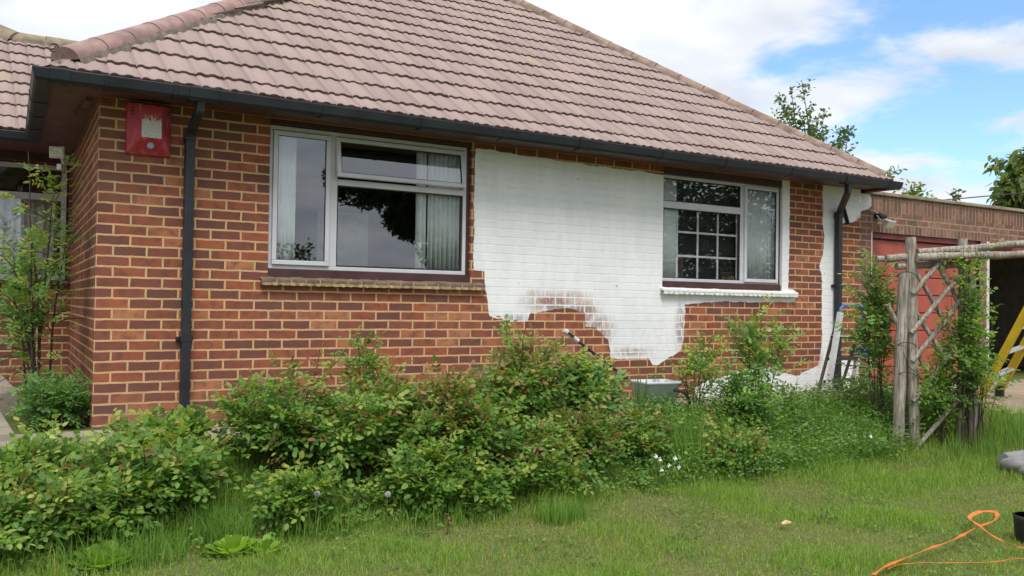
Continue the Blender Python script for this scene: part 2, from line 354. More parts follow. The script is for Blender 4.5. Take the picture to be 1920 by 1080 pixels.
def drive():
    xs = np.linspace(7.3, 24, 120); ys = np.linspace(-3.4, -.002, 30); X, T = np.meshgrid(xs, ys)
    lo = np.where(X < 8.2, -.9-(X-7.3)*1.45, -2.2-.1*(X-8.2))+.08*np.sin(X*7)+.05*np.sin(X*17+1)
    Y = -.002+(T+.002)/(3.398)*(-.002-lo); Z = ghv(X, Y)+.008
    V = np.stack([X.ravel(), Y.ravel(), Z.ravel()], 1); nx, ny = len(xs), len(ys)
    i = np.arange((nx-1)*(ny-1)); r = i//(nx-1); c_ = i % (nx-1); a = r*nx+c_
    return npmesh('driveway', V, np.stack([a, a+1, a+nx+1, a+nx], 1), M_conc, smooth=True)
tag(drive(), 'brown concrete drive in front of the garage', 'driveway', kind='structure')
sl = MB(); sl.box(-4.2, -.50, -.32, 1.02, -.02, .055); sl.build('paving_slab', M_patio, bevel=.008); tag(bpy.data.objects['paving_slab'], kind='structure', label='low paved step beside the left corner of the house', cat='paving')
sl = MB(); sl.box(-4.2, -.36, 1.35, 3.17, -.02, .17); o = sl.build('terrace', M_patio, bevel=.01); tag(o, kind='structure', label='raised paved terrace below the recessed window', cat='paving')
kb = MB(); kb.box(-.49, .02, -.46, -.38, -.02, .03); o = kb.build('kerb_edging', M_patio, bevel=.006); tag(o, kind='structure', label='narrow concrete edging at the foot of the wall corner', cat='edging')

# ------------------------------------------------------------------ brick walls
H = 2.28
def poly_sd(px, py, poly):
    poly = np.array(poly); n = len(poly); d = np.full(px.shape, 1e9); ins = np.zeros(px.shape, bool)
    for i in range(n):
        a, b = poly[i], poly[(i+1) % n]; e = b-a; wx, wy = px-a[0], py-a[1]; tt = np.clip((wx*e[0]+wy*e[1])/(e@e), 0, 1)
        d = np.minimum(d, np.hypot(wx-e[0]*tt, wy-e[1]*tt))
        cnd = ((a[1] > py) != (b[1] > py)) & (px < (b[0]-a[0])*(py-a[1])/(b[1]-a[1]+1e-12)+a[0]); ins ^= cnd
    return np.where(ins, d, -d)
def wall(name, org, udir, u0, u1, z0, z1, mat, parent, holes=(), step=1.0, painter=None, uoff=0, reveal=0, rmat=None):
    """brick skin in the plane through org along udir; uv = (u, z - H) in metres"""
    def ax(a, b, cuts):
        c_ = sorted(set([a, b]+[x for x in cuts if a < x < b])); o_ = []
        for i in range(len(c_)-1):
            n = max(1, int(math.ceil((c_[i+1]-c_[i])/step))); o_ += list(np.linspace(c_[i], c_[i+1], n, endpoint=False))
        return np.array(o_+[b])
    us = ax(u0, u1, [h[0] for h in holes]+[h[1] for h in holes]); zs = ax(z0, z1, [h[2] for h in holes]+[h[3] for h in holes])
    Ug, Zg = np.meshgrid(us, zs); ud = Vector(udir).normalized(); nu, nz = len(us), len(zs)
    V = np.stack([org[0]+ud.x*Ug.ravel(), org[1]+ud.y*Ug.ravel(), Zg.ravel()], 1)
    i = np.arange((nu-1)*(nz-1)); r = i//(nu-1); c_ = i % (nu-1); a = r*nu+c_
    cu = (us[c_]+us[c_+1])/2; cz = (zs[r]+zs[r+1])/2; keep = np.ones(len(a), bool)
    for h in holes: keep &= ~((cu > h[0]) & (cu < h[1]) & (cz > h[2]) & (cz < h[3]))
    a = a[keep]; F = np.stack([a, a+1, a+nu+1, a+nu], 1); uv = np.stack([Ug.ravel()+uoff, Zg.ravel()-H], 1)
    cl = painter(Ug.ravel(), Zg.ravel()-H) if painter else np.zeros((len(V), 3))
    V = list(map(tuple, V)); uv = list(map(tuple, uv)); cl = list(map(tuple, cl)); F = list(map(tuple, F))
    nr = Vector((-ud.y, ud.x, 0))  # inward
    if reveal:
        for h in holes:
            pts = [(h[0], h[2]), (h[1], h[2]), (h[1], h[3]), (h[0], h[3])]
            for k in range(4):
                (ua, za), (ub, zb) = pts[k], pts[(k+1) % 4]; b = len(V)
                for (uu, z_, dd) in ((ua, za, 0), (ub, zb, 0), (ub, zb, reveal), (ua, za, reveal)):
                    V.append((org[0]+ud.x*uu+nr.x*dd, org[1]+ud.y*uu+nr.y*dd, z_)); uv.append((uu+uoff+dd, z_-H)); 
                pv = painter(np.array([ua, ub])+(.03 if k == 1 else -.03 if k == 3 else 0), np.array([za, zb])-H) if painter else np.zeros((2, 3))
                cl += [tuple(pv[0]), tuple(pv[1]), tuple(pv[1]), tuple(pv[0])]
                F.append((b+3, b+2, b+1, b))
    return npmesh(name, np.array(V), np.array(F), mat, parent, colr=np.array(cl), uv=np.array(uv))

MAIN = [(3.055,.028),(3.5,.008),(4.1,-.008),(4.7,-.012),(5.26,-.02),(5.26,-1.13),(5.26,-1.2),(7.19,-1.2),(7.2,-1.275),(7.0,-1.27),(6.6,-1.29),(6.2,-1.285),(5.8,-1.305),(5.56,-1.32),
  (5.555,-1.5),(5.54,-1.7),(5.5,-1.80),(5.33,-1.87),(5.2,-1.935),(5.12,-1.93),(5.08,-1.87),(4.6,-1.862),(4.585,-1.74),(4.57,-1.68),(4.40,-1.56),(4.30,-1.55),(4.28,-1.42),(4.1,-1.37),(3.9,-1.40),(3.66,-1.43),(3.635,-1.50),(3.45,-1.51),(3.34,-1.485),(3.22,-1.46),(3.205,-1.30),(3.175,-1.20),(3.17,-1.06),(3.055,-1.055)]
STRIP = [(6.985,.09),(7.10,.09),(7.10,-.6),(7.095,-1.13),(7.21,-1.15),(7.2,-1.28),(6.985,-1.28)]
RIGHT = [(7.655,.05),(7.66,-.2),(7.66,-.38),(7.685,-.5),(7.68,-.62),(7.66,-.72),(7.62,-.8),(7.60,-.87),(7.64,-.95),(7.655,-1.05),(7.65,-1.4),(7.66,-1.7),(7.62,-1.95),(7.6,-2.0),(7.3,-2.07),(7.2,-2.3),(8.33,-2.3),(8.31,-1.98),(8.1,-1.94),(7.92,-1.9),(7.92,-.36),(8.05,-.335),(8.2,-.32),(8.28,-.285),(8.34,-.26),(8.34,.09),(7.655,.09)]
BASE = [(5.68,-2.3),(5.72,-2.18),(5.9,-2.10),(6.15,-2.07),(6.4,-2.0),(6.75,-1.98),(7.0,-2.06),(7.3,-2.1),(7.35,-2.3)]
def paint_front(u, v):
    n = np.array([mnoise.fractal(Vector((a*9, b*9, 3.3)), .8, 2.1, 4) for a, b in zip(u, v)])
    sd_ = np.maximum.reduce([poly_sd(u, v, p) for p in (MAIN, STRIP, RIGHT, BASE)])
    cv = np.clip(.5+(sd_+n*.010)/.05, 0, 1)
    thin = np.zeros_like(u)
    for (x, y, rx, ry, s_) in ((3.92,-1.33,.30,.10,1.0),(4.25,-1.42,.20,.14,1.0),(4.45,-1.58,.17,.14,1.0),(4.12,-1.27,.22,.06,.7),(5.50,-1.55,.07,.25,.8),(3.50,-1.47,.14,.035,.7),(4.85,-1.80,.25,.04,.8),(3.7,-1.26,.1,.06,.5),(7.62,-1.9,.06,.1,.6),(8.3,-.3,.05,.06,.8),(6.4,-2.2,.4,.06,.3)):
        thin = np.maximum(thin, s_*np.exp(-(((u-x)/rx)**2+((v-y)/ry)**2)**1.4))
    dry = np.clip((-1.2-v)/.3, 0, 1)*np.clip((6.9-u)/.3, 0, 1)*.8
    thin = np.clip(thin+.10*n, 0, 1)
    return np.stack([cv, thin, dry], 1)
def paint_garage(u, v):
    sd_ = poly_sd(u, v, [(-.02,.09),(.16,.05),(.21,-.03),(.215,-.10),(.16,-.14),(.05,-.17),(-.02,-.2)])
    n = np.array([mnoise.noise(Vector((a*9, b*9, 1))) for a, b in zip(u, v)])
    return np.stack([np.clip(.5+(sd_+n*.01)/.05, 0, 1), np.clip(.5+n*.4, 0, 1)*0+.2, u*0+.5], 1)

house = thing('bungalow', (4, 3, 0), 'red brick bungalow with pinkish tiled hip roof and a half painted white wall', 'house')
W1 = (1.226, 3.03, H-1.165, H+.07); W2 = (5.245, 6.99, H-1.15, H+.07)
wall('brick_wall', (0, 0), (1, 0, 0), 0, 8.325, -.05, 2.37, M_front, house, [W1, W2], .016, paint_front, reveal=.09)
DR = Vector((.21, 3.18, 0)).normalized()
wall('brick_wall', (.21, 3.18), -DR, 0, 3.187, -.05, 2.37, M_brick, house, uoff=.1125-3.187)
wall('brick_wall', (-7, 3.18), (1, 0, 0), 0, 7.21, -.05, 2.37, M_brick, house, [(4.9, 7.185, 1.10, 2.262)], 5, uoff=.05, reveal=.09)
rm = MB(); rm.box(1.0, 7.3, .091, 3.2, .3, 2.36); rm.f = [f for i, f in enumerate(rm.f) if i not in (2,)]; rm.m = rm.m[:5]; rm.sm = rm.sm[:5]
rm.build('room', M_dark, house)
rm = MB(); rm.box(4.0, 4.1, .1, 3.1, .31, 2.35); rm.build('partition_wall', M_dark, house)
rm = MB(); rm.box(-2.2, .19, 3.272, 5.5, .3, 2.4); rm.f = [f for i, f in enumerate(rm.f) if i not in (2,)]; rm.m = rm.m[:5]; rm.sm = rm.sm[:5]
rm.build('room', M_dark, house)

# ------------------------------------------------------------------ windows
def ring(mb, x0, x1, z0, z1, y0, y1, w_):
    mb.box(x0, x1, y0, y1, z0, z0+w_); mb.box(x0, x1, y0, y1, z1-w_, z1)
    mb.box(x0, x0+w_, y0, y1, z0+w_, z1-w_); mb.box(x1-w_, x1, y0, y1, z0+w_, z1-w_)
def window(X0, X1, z0, z1, Y, sub, lights, mull, label):
    wn_ = bpy.data.objects.new('window', None); col.objects.link(wn_); wn_.parent = house
    wn_.location = Vector(((X0+X1)/2, Y, z0))-wloc(house); wn_.empty_display_size = .1; wn_['label'] = label
    f = MB(); ring(f, X0, X1, z0, z1, Y-.01, Y+.045, .032)
    for m in mull: f.box(*m[:2], Y-.008, Y+.043, *m[2:])
    f.build('window_frame', M_alu, wn_, bevel=.004)
    s_ = MB()
    for b in sub: s_.box(*b)
    s_.build('timber_subframe', M_maroon, wn_, bevel=.003)
    for (a, b, c_, d, op, tilt) in lights:
        if op:
            y = Y-.03; fr = MB(); ring(fr, a, b, c_, d, y, y+.032, .036); sl_ = MB(); ring(sl_, a+.034, b-.034, c_+.034, d-.034, y+.004, y+.026, .006)
            pn = MB(); pn.box(a+.037, b-.037, y+.012, y+.018, c_+.037, d-.037)
            obs = [fr.build('casement', M_alu, wn_, bevel=.004), sl_.build('glazing_seal', M_gask, wn_), pn.build('pane', M_glass, wn_)]
            if tilt:
                piv = Vector((0, y, d)); Mx = Matrix.Translation(piv)@Matrix.Rotation(tilt, 4, 'X')@Matrix.Translation(-piv)
                off = wloc(wn_)
                for ob in obs: ob.data.transform(Matrix.Translation(-off)@Mx@Matrix.Translation(off))
        else:
            sl_ = MB(); ring(sl_, a, b, c_, d, Y-.002, Y+.03, .007); sl_.build('glazing_seal', M_gask, wn_)
            pn = MB(); pn.box(a+.003, b-.003, Y+.012, Y+.018, c_+.003, d-.003); pn.build('pane', M_glass, wn_)
    return wn_
y = .045
window(1.229, 2.995, H-1.10, H+.022, y, [(1.229, 3.03, y-.03, y+.045, H-1.165, H-1.102), (2.997, 3.029, y-.01, y+.045, H-1.10, H+.026), (1.229, 3.028, y-.035, y+.045, H+.0265, H+.069)],
  [(1.262, 1.728, H-1.067, H-.018, True, 0), (1.772, 2.955, H-.345, H-.018, True, -.15), (1.80, 2.957, H-1.062, H-.405, False, 0)],
  [(1.730, 1.798, H-1.068, H-.01), (1.798, 2.963, H-.405, H-.355)], 'wide aluminium window with the small top vent tilted open')
window(5.252, 6.965, H-1.09, H-.01, y, [(5.25, 6.988, y-.03, y+.045, H-1.145, H-1.092), (6.967, 6.988, y-.01, y+.045, H-1.09, H-.011), (5.247, 6.988, y-.035, y+.045, H-.0095, H+.069)],
  [(5.284, 6.375, H-.275, H-.045, False, 0), (5.284, 6.375, H-1.057, H-.345, False, 0), (6.425, 6.945, H-1.07, H-.03, True, 0)],
  [(6.375, 6.425, H-1.058, H-.04), (5.284, 6.375, H-.345, H-.275)], 'aluminium window with a barred dark pane and pale casement on the right')
# recessed window
wr = bpy.data.objects.new('window', None); col.objects.link(wr); wr.parent = house; wr.location = Vector((-.9, 3.22, 1.1))-wloc(house); wr['label'] = 'large window in the recessed wall behind the tall shrub'
f = MB(); ring(f, -2.09, .165, 1.105, 2.25, 3.2, 3.25, .045); f.box(-2.045, .12, 3.203, 3.247, 1.90, 1.965); f.box(-1.2, -1.14, 3.203, 3.247, 1.15, 1.90); f.build('window_frame', M_alu, wr, bevel=.004)
pn = MB(); pn.box(-2.05, .12, 3.222, 3.228, 1.965, 2.205); pn.build('pane', M_glass, wr)
for a, b in ((-2.045, -1.2), (-1.14, .12)):
    pn = MB(); pn.box(a, b, 3.222, 3.228, 1.15, 1.90); pn.build('pane', M_glass, wr)
s_ = MB(); s_.box(-2.13, .19, 3.10, 3.24, 1.045, 1.10); s_.build('sill', M_maroon, wr, bevel=.005)

def sill(X0, X1, z, mt, mm, label):
    p_ = bpy.data.objects.new('sill', None); col.objects.link(p_); p_.parent = house; p_.location = Vector(((X0+X1)/2, -.03, z))-wloc(house); p_['label'] = label
    tl = MB(); n = round((X1-X0)/.118); st = (X1-X0)/n
    for k in range(n):
        a = X0+k*st+.004; b = X0+(k+1)*st-.004; dz = random.uniform(-.003, .003)
        tl.add([(a,.05,z+.03+dz),(b,.05,z+.03+dz),(b,-.062,z+.004+dz),(a,-.062,z+.004+dz),(a,.05,z-.0+dz),(b,.05,z-.0+dz),(b,-.062,z-.020+dz),(a,-.062,z-.020+dz)],
               [(0,1,2,3),(7,6,5,4),(3,2,6,7),(0,3,7,4),(1,5,6,2),(0,4,5,1)])
    tl.build('sill_tile', mt, p_, bevel=.003)
    m = MB(); v = []; N = int((X1-X0)/.02)
    for k in range(N+1):
        x = X0+(X1-X0)*k/N; e = .006*abs(math.sin(k*.9))+random.uniform(0, .004)
        v += [(x, .05, z+.025), (x, -.058, z-.0015), (x, -.0585, z-.024), (x, -.050-e, z-.040-e), (x, .05, z-.047)]
    f_ = [(k*5+j, k*5+(j+1) % 5, (k+1)*5+(j+1) % 5, (k+1)*5+j) for k in range(N) for j in range(5)]
    m.add(v, f_); m.build('sill_mortar', mm, p_)
sill(1.165, 3.15, H-1.185, M_sill, M_mort, 'brown tiled sill with mortar edge')
sill(5.215, 7.19, H-1.175, M_wpaint, M_wpaint, 'tiled sill painted white')

# curtains and blinds (loose things hanging inside the windows)
def curtain(name, x0, x1, z0, z1, Y, label, pleat=.05, amp=.02, mat=M_net, group=None):
    n = int((x1-x0)/.008)+2; xs = np.linspace(x0, x1, n); ys = Y+amp*np.sin(xs/pleat*2*np.pi)+.3*amp*np.sin(xs/pleat*4.3)
    V = [];
    for z_ in (z0, (z0+z1)/2, z1):
        for a, b in zip(xs, ys): V.append((a, b, z_))
    F = [(k+j*n, k+1+j*n, k+1+(j+1)*n, k+(j+1)*n) for j in range(2) for k in range(n-1)]
    o = npmesh(name, np.array(V), np.array(F), mat, loc=((x0+x1)/2, Y, z0), smooth=True)
    o.modifiers.new('thick', 'SOLIDIFY').thickness = .002
    return tag(o, label, 'curtain', group)
curtain('net_curtain', 1.25, 1.47, H-1.08, H-.03, .095, 'pale curtain strip at the left edge of the wide window', .035, .006)
curtain('net_curtain', 2.66, 2.97, H-1.08, H-.05, .105, 'white pleated curtain drawn back at the right of the wide window', .045, .020)
curtain('net_curtain', 2.54, 2.64, H-1.08, H-.05, .10, 'narrow outer fold of pale curtain beside the pleated white one', .1, .016)
curtain('vertical_blind', 5.27, 5.50, H-1.08, H-.03, .085, 'pale blind panel left of the barred dark pane', .2, .003)
curtain('net_curtain', 6.43, 6.94, H-1.07, H-.04, .085, 'pale net curtain behind the right hand casement near the drainpipe', .06, .006)
curtain('net_curtain', -2.0, .11, 1.12, 1.92, 3.42, 'grey net curtain in the recessed window behind the tall shrub', .09, .02)
gb = MB(); x0, x1, z0, z1 = 5.50, 6.38, H-1.07, H-.33; gy = .078
for k in range(4): xx = x0+(x1-x0-.02)*k/3; gb.box(xx, xx+.02, gy, gy+.01, z0, z1)
for k in range(1, 3): zz_ = z0+(z1-z0)*k/3; gb.box(x0, x1, gy-.003, gy+.008, zz_-.010, zz_+.010)
gb.box(x0, x1, gy-.003, gy+.008, z1-.02, z1+.004)
o = gb.build('lattice_grille', plain('grille white', (.80, .80, .80), .5), loc=(5.94, gy, z0)); tag(o, 'white lattice grille dividing the dark pane into nine squares', 'grille')
bk = MB(); bk.box(5.5, 6.39, gy+.05, gy+.06, z0, H-.05); o = bk.build('dark_room_panel', plain('dark room panel', (.008, .008, .009), .7), loc=(5.94, gy+.05, z0)); tag(o, 'dark room panel standing for the unlit room behind the white lattice grille', 'board')  # black sheet in place of the closed room's darkness
fn = MB(); fn.box(1.95, 2.45, .9, 1.2, .4, 1.75); o = fn.build('wardrobe', plain('pale furniture', (.42, .40, .36), .6), loc=(2.2, 1.05, .3), bevel=.01); tag(o, 'pale wardrobe standing inside the room behind the wide window', 'wardrobe')

# ------------------------------------------------------------------ roofs
TH = math.atan(.68); CT, ST = math.cos(TH), math.sin(TH); ZE = 2.437
def tile_slope(name, org, along, up2, a0, a1, s0, s1, lo, hi, pitch, gauge, parent, first=None, tanv=.68):
    """org: eave point (x, y, z); along / up2: horizontal unit vectors; lo/hi(s): clip of a"""
    al = Vector((*along, 0)).normalized(); c9, s9 = math.cos(math.atan(tanv)), math.sin(math.atan(tanv)); up = Vector((up2[0]*c9, up2[1]*c9, s9)); nr = al.cross(up).normalized()
    if nr.z < 0: nr = -nr
    prof = [(0,-.009),(.022,-.009),(.035,.001),(.11,.009),(.20,.0095),(.31,.0005),(.43,.0),(.54,.009),(.67,.0095),(.80,.0005),(.985,.0)]
    k0 = math.floor(a0/pitch); k1 = math.ceil(a1/pitch); aa = []; hh = []; tu = []
    for k in range(k0, k1):
        for f_, h_ in prof: aa.append((k+f_)*pitch); hh.append(h_); tu.append(k+f_)
    aa = np.array(aa); hh = np.array(hh); tu = np.array(tu); n = len(aa)
    V = []; UV = []; F1 = []; F2 = []; s = s0; ci = 0
    A = np.array(al); Uu = np.array(up); N = np.array(nr); O = np.array(org)
    while s < s1:
        g_ = first if (first and ci == 0) else gauge; e = min(s+g_+.02, s1)
        jit = rng.normal(0, .0022, k1-k0)[np.clip((np.floor(tu)-k0).astype(int), 0, k1-k0-1)]
        rows = [(s, -.002, 0), (s, .024, 0), (s+.004, .027, 0), (e, .004, 1)]
        b = len(V)*0+sum(len(x) for x in V)
        for j, (ss_, off, t_) in enumerate(rows):
            l, h_ = lo(ss_), hi(ss_); ac = np.clip(aa, l, h_); hv = off+hh*(1 if j else 1)+jit*(1 if j in (1, 2) else 0)
            V.append(O+np.outer(ac, A)+ss_*Uu+np.outer(hv, N)); UV.append(np.stack([tu, np.full(n, ci+.02+.96*(ss_-s)/gauge*.95)], 1))
        ac = np.clip(aa, lo(s), hi(s)); i = np.arange(n-1)
        ok = (np.abs(ac[1:]-ac[:-1]) > 1e-6) | (np.abs(np.clip(aa, lo(e), hi(e))[1:]-np.clip(aa, lo(e), hi(e))[:-1]) > 1e-6)
        i = i[ok]
        F2.append(np.stack([b+i, b+i+1, b+n+i+1, b+n+i], 1))
        for j in (1, 2): F1.append(np.stack([b+j*n+i, b+j*n+i+1, b+(j+1)*n+i+1, b+(j+1)*n+i], 1))
        s += g_; ci += 1
    F1 = np.concatenate(F1); F2 = np.concatenate(F2)
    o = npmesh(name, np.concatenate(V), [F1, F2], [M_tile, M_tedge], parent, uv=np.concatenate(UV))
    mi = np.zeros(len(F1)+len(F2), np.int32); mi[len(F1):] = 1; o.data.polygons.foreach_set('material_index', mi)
    return o
ex0, ex1, ey = -.36, 8.37, -.36; KR = .76; rise = (ex1-ex0)/(1+KR)
roof = bpy.data.objects.new('roof', None); col.objects.link(roof); roof.parent = house; roof.location = Vector((4, 3, 2.4))-wloc(house)
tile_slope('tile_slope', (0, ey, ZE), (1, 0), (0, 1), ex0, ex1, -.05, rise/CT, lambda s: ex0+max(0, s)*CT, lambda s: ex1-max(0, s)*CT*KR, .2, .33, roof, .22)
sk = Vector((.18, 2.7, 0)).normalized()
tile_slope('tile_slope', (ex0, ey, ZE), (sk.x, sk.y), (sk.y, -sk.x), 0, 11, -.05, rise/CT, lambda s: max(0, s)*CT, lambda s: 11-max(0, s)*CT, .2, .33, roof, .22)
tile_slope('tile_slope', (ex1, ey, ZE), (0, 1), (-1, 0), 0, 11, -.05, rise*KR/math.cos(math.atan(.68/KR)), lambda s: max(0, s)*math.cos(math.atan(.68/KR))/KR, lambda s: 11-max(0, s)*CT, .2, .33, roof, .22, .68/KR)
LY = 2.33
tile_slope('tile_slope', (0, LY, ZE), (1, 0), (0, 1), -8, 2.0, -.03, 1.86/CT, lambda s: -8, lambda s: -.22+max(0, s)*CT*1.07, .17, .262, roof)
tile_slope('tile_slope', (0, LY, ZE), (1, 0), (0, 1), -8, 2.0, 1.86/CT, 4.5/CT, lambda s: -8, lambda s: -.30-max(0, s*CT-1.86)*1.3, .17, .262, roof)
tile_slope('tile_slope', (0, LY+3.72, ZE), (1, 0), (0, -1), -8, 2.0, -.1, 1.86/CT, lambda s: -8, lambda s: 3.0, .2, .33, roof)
def caps(name, a, b, r, seg, mat, bed, parent, jitter=.0025, flat=.8):
    a = Vector(a); b = Vector(b); L = (b-a).length; d = (b-a).normalized(); sd_ = d.cross(Vector((0,0,1))).normalized(); u = sd_.cross(d).normalized()
    mb = MB(); n = int(L/seg)
    for k in range(n):
        p0 = a+d*(k*seg); p1 = a+d*((k+1)*seg+.012); j = random.uniform(-jitter, jitter); v = []
        for p_, rr in ((p0, r+.004), (p0+d*.05, r+.003), (p1-d*.02, r)):
            for m in range(13):
                an = math.pi*(m/12); v.append(p_+sd_*(rr*math.cos(an)*1.0)+u*(rr*flat*math.sin(an)+j-.03))
        fs = [(q*13+m, q*13+m+1, (q+1)*13+m+1, (q+1)*13+m) for q in range(2) for m in range(12)]
        mb.add(v, fs, True); mb.add([v[m] for m in range(13)]+[p0+u*(-.03)], [(m, m+1, 13) for m in range(12)])
    o = mb.build(name, mat, parent)
    bd = MB(); N = int(L/.05)
    for sgn in (-1, 1):
        v = []
        for k in range(N+1):
            p_ = a+d*(L*k/N); e = .012*mnoise.noise(p_*9)+.01*random.random()
            v += [p_+sd_*(sgn*(r-.01))+u*(-.0), p_+sd_*(sgn*(r+.005+e))+u*(-.04), p_+sd_*(sgn*(r+.008+e))+u*(-.085)]
        bd.add(v, [(k*3+j, k*3+j+1, (k+1)*3+j+1, (k+1)*3+j) for k in range(N) for j in range(2)], True)
    bd.build('mortar_bedding', bed, o)
    return o
M_bed = plain('bedding mortar', (.20, .16, .13), .95, var=.4, scale=12, bump=.6)
zc = ZE+.03
caps('hip_cap', (ex0+.10, ey+.10, zc+.08*.68+.02), (ex0+rise, ey+rise, zc+rise*.68+.02), .106, .34, M_cap, M_bed, roof)
caps('hip_cap', (ex1-.04, ey+.04, zc+.01), (ex1-rise*KR, ey+rise, zc+rise*.68+.01), .105, .34, plain('brown hip tile', (.27, .19, .15), .9, var=.4, scale=6, bump=.5), M_bed, roof)
caps('ridge_cap', (-.30, LY+1.86, ZE+1.86*.68+.02), (2.0, LY+1.86, ZE+1.86*.68+.02), .11, .33, M_captan, M_bed, roof)
caps('hip_cap', (-.24, LY+1.82, ZE+1.82*.68+.02), (-2.2, LY+3.4, ZE+3.4*.68+.02), .13, .34, M_captan, M_bed, roof)
caps('ridge_cap', (4.59, ey+rise, zc+rise*.68), (4.60, ey+6.6, zc+rise*.68), .11, .34, M_cap, M_bed, roof)

# fascia, soffit
P_LI = (-.175, 2.33); P_L = (-.345, -.345); P_R = (8.375, -.345)
fs = MB(); path = [(-8, LY+.01, 2.335), (P_LI[0], LY+.01, 2.335), (P_L[0], P_L[1], 2.335), (P_R[0], P_R[1], 2.335), (P_R[0], 5, 2.335)]
fs.sweep(path, [(-.02, 0), (0, 0), (0, .085), (-.02, .085)]); fs.build('fascia', M_maroon, house)
sf = MB()
sf.add([(-.335,-.335,2.352),(8.365,-.335,2.352),(8.365,.02,2.352),(0.02,.02,2.352),(.23,3.2,2.352),(-.17,2.34,2.352),(-8,2.34,2.352),(-8,3.25,2.352)], [(0,1,2,3),(0,3,4,5),(5,4,7,6)])
sf.add([(8.2,.02,2.352),(8.365,.02,2.352),(8.365,5,2.352),(8.2,5,2.352)], [(0,1,2,3)])
sf.build('soffit', M_soffit, house)
vt = MB(); vt.box(-.075, -.035, .1, .75, 2.325, 2.351); vt.build('soffit_batten', plain('old batten', (.13, .09, .05), .9, var=.5), house)
bm_ = MB(); bm_.box(-8, .2, 3.13, 3.178, 2.27, 2.351); bm_.build('head_board', M_maroon, house)
# gutters
G = [(.0, .004), (.082, 0), (.098, .018), (.112, .078), (.110, .084), (.102, .082), (.092, .024), (.078, .008), (.006, .010), (.006, .080), (0, .080)]
gu = MB(); gu.sweep([(x, y_-.002 if i > 1 else y_, 2.322) for i, (x, y_, _) in enumerate(path)], G); gut = gu.build('gutter', M_blackp, house)
def union(x, w_=.03, big=False):
    u = MB(); e = .004 if not big else .008
    u.sweep([(x-w_/2, P_L[1]-.002, 2.322), (x+w_/2, P_L[1]-.002, 2.322)], [(-.001, -e), (.084, -e), (.100+e, .016), (.114+e, .078), (.112+e, .088), (.10, .088), (.10, .06), (.0, .06)])
    u.build('gutter_union', M_blackp, gut)
for x in (-.02, .42, 1.49, 2.31, 3.07, 4.85, 5.68, 6.63, 8.25): union(x, .022)
union(.61, .19, True); union(3.93, .12, True); union(7.58, .17, True); union(-.30, .12, True)
for y_ in (.35, .95, 1.55):
    xx = P_L[0]+(y_-P_L[1])*(.17/2.675); u = MB(); u.sweep([(xx+.002, y_+.012, 2.322), (xx, y_-.012, 2.322)], [(-.001, -.004), (.084, -.004), (.104, .016), (.118, .078), (.116, .088), (.10, .088), (.10, .06), (0, .06)])
    u.build('gutter_union', M_blackp, gut)
def pipe(pts, w_, parent, name='pipe'):
    mb = MB()
    for a, b in zip(pts[:-1], pts[1:]):
        d = (Vector(b)-Vector(a)).normalized(); up = (1, 0, 0) if abs(d.x) < .9 else (0, 1, 0)
        mb.bar(Vector(a)-d*.012, Vector(b)+d*.012, w_, w_, (0, 1, 0) if abs(d.z) > .8 else (1, 0, 0))
    return mb.build(name, M_blackp, parent, bevel=.006)
def downpipe(x, top, pts, clips, label):
    e = bpy.data.objects.new('downpipe', None); col.objects.link(e); e.parent = house; e.location = Vector((x, -.06, 0))-wloc(house); e['label'] = label
    pipe([(x, -.055, .0), (x, -.055, top)], .064, e)
    pipe(pts, .058, e, 'swan_neck')
    c_ = MB(); c_.bar((x, -.055, top-.035), (x, -.055, top+.03), .078, .078, (0, 1, 0)); c_.build('pipe_socket', M_blackp, e, bevel=.004)
    for z in clips:
        m = MB(); m.box(x-.037, x+.037, -.091, -.0, z-.018, z+.018); m.box(x-.06, x+.06, -.02, -.001, z-.014, z+.014)
        m.tube([(x-.052, -.02, z), (x-.052, -.034, z)], .011, 8); m.tube([(x+.052, -.02, z), (x+.052, -.034, z)], .011, 8); m.build('pipe_clip', M_blackp, e)
    return e
d1 = downpipe(.61, 2.13, [(.61, -.055, 2.12), (.61, -.10, 2.16), (.60, -.385, 2.26), (.60, -.40, 2.33)], (.64,), 'black downpipe left of the wide window')
d2 = downpipe(7.865, 2.02, [(7.865, -.055, 2.0), (7.855, -.085, 2.07), (7.60, -.385, 2.23), (7.58, -.40, 2.33)], (1.2,), 'black downpipe with offset bend at the right corner of the house')
hp = MB()
for a, b in (((7.93,-.06,2.13),(8.02,-.06,1.92)), ((8.02,-.06,1.925),(7.88,-.06,1.925)), ((7.93,-.06,2.13),(7.88,-.06,2.06))): hp.bar(a, b, .05, .016, (1, 0, 0))
hp.build('bracket_frame', M_blackp, d2, bevel=.003)
# hip irons: curled metal straps at both eaves corners
def curl(base, hgt, r, w_, flat, mat, rev):
    pts = [Vector(base), Vector(base)+Vector((0, 0, hgt))]
    cx = pts[-1]+Vector((r*rev, 0, 0))
    for k in range(1, 22):
        a = math.pi-k*.36; rr = r*(1-.028*k); pts.append(cx+Vector((rr*math.cos(a)*rev, 0, rr*math.sin(a))))
    mb = MB()
    if flat:
        for p_, q in zip(pts[:-1], pts[1:]): mb.bar(p_, q, w_, .004, (0, 1, 0)) if False else mb.bar(p_, q, .005, w_, (0, 1, 0))
    else: mb.tube(pts, w_, 6)
    return mb.build('hip_iron', mat, roof)
M_iron = plain('weathered iron', (.16, .15, .13), .6, .5, var=.4, scale=20)
curl((ex0+.06, ey-.02, 2.43), .12, .035, .03, True, M_iron, -1); curl((8.33, ey-.03, 2.46), .09, .045, .005, False, M_iron, 1)

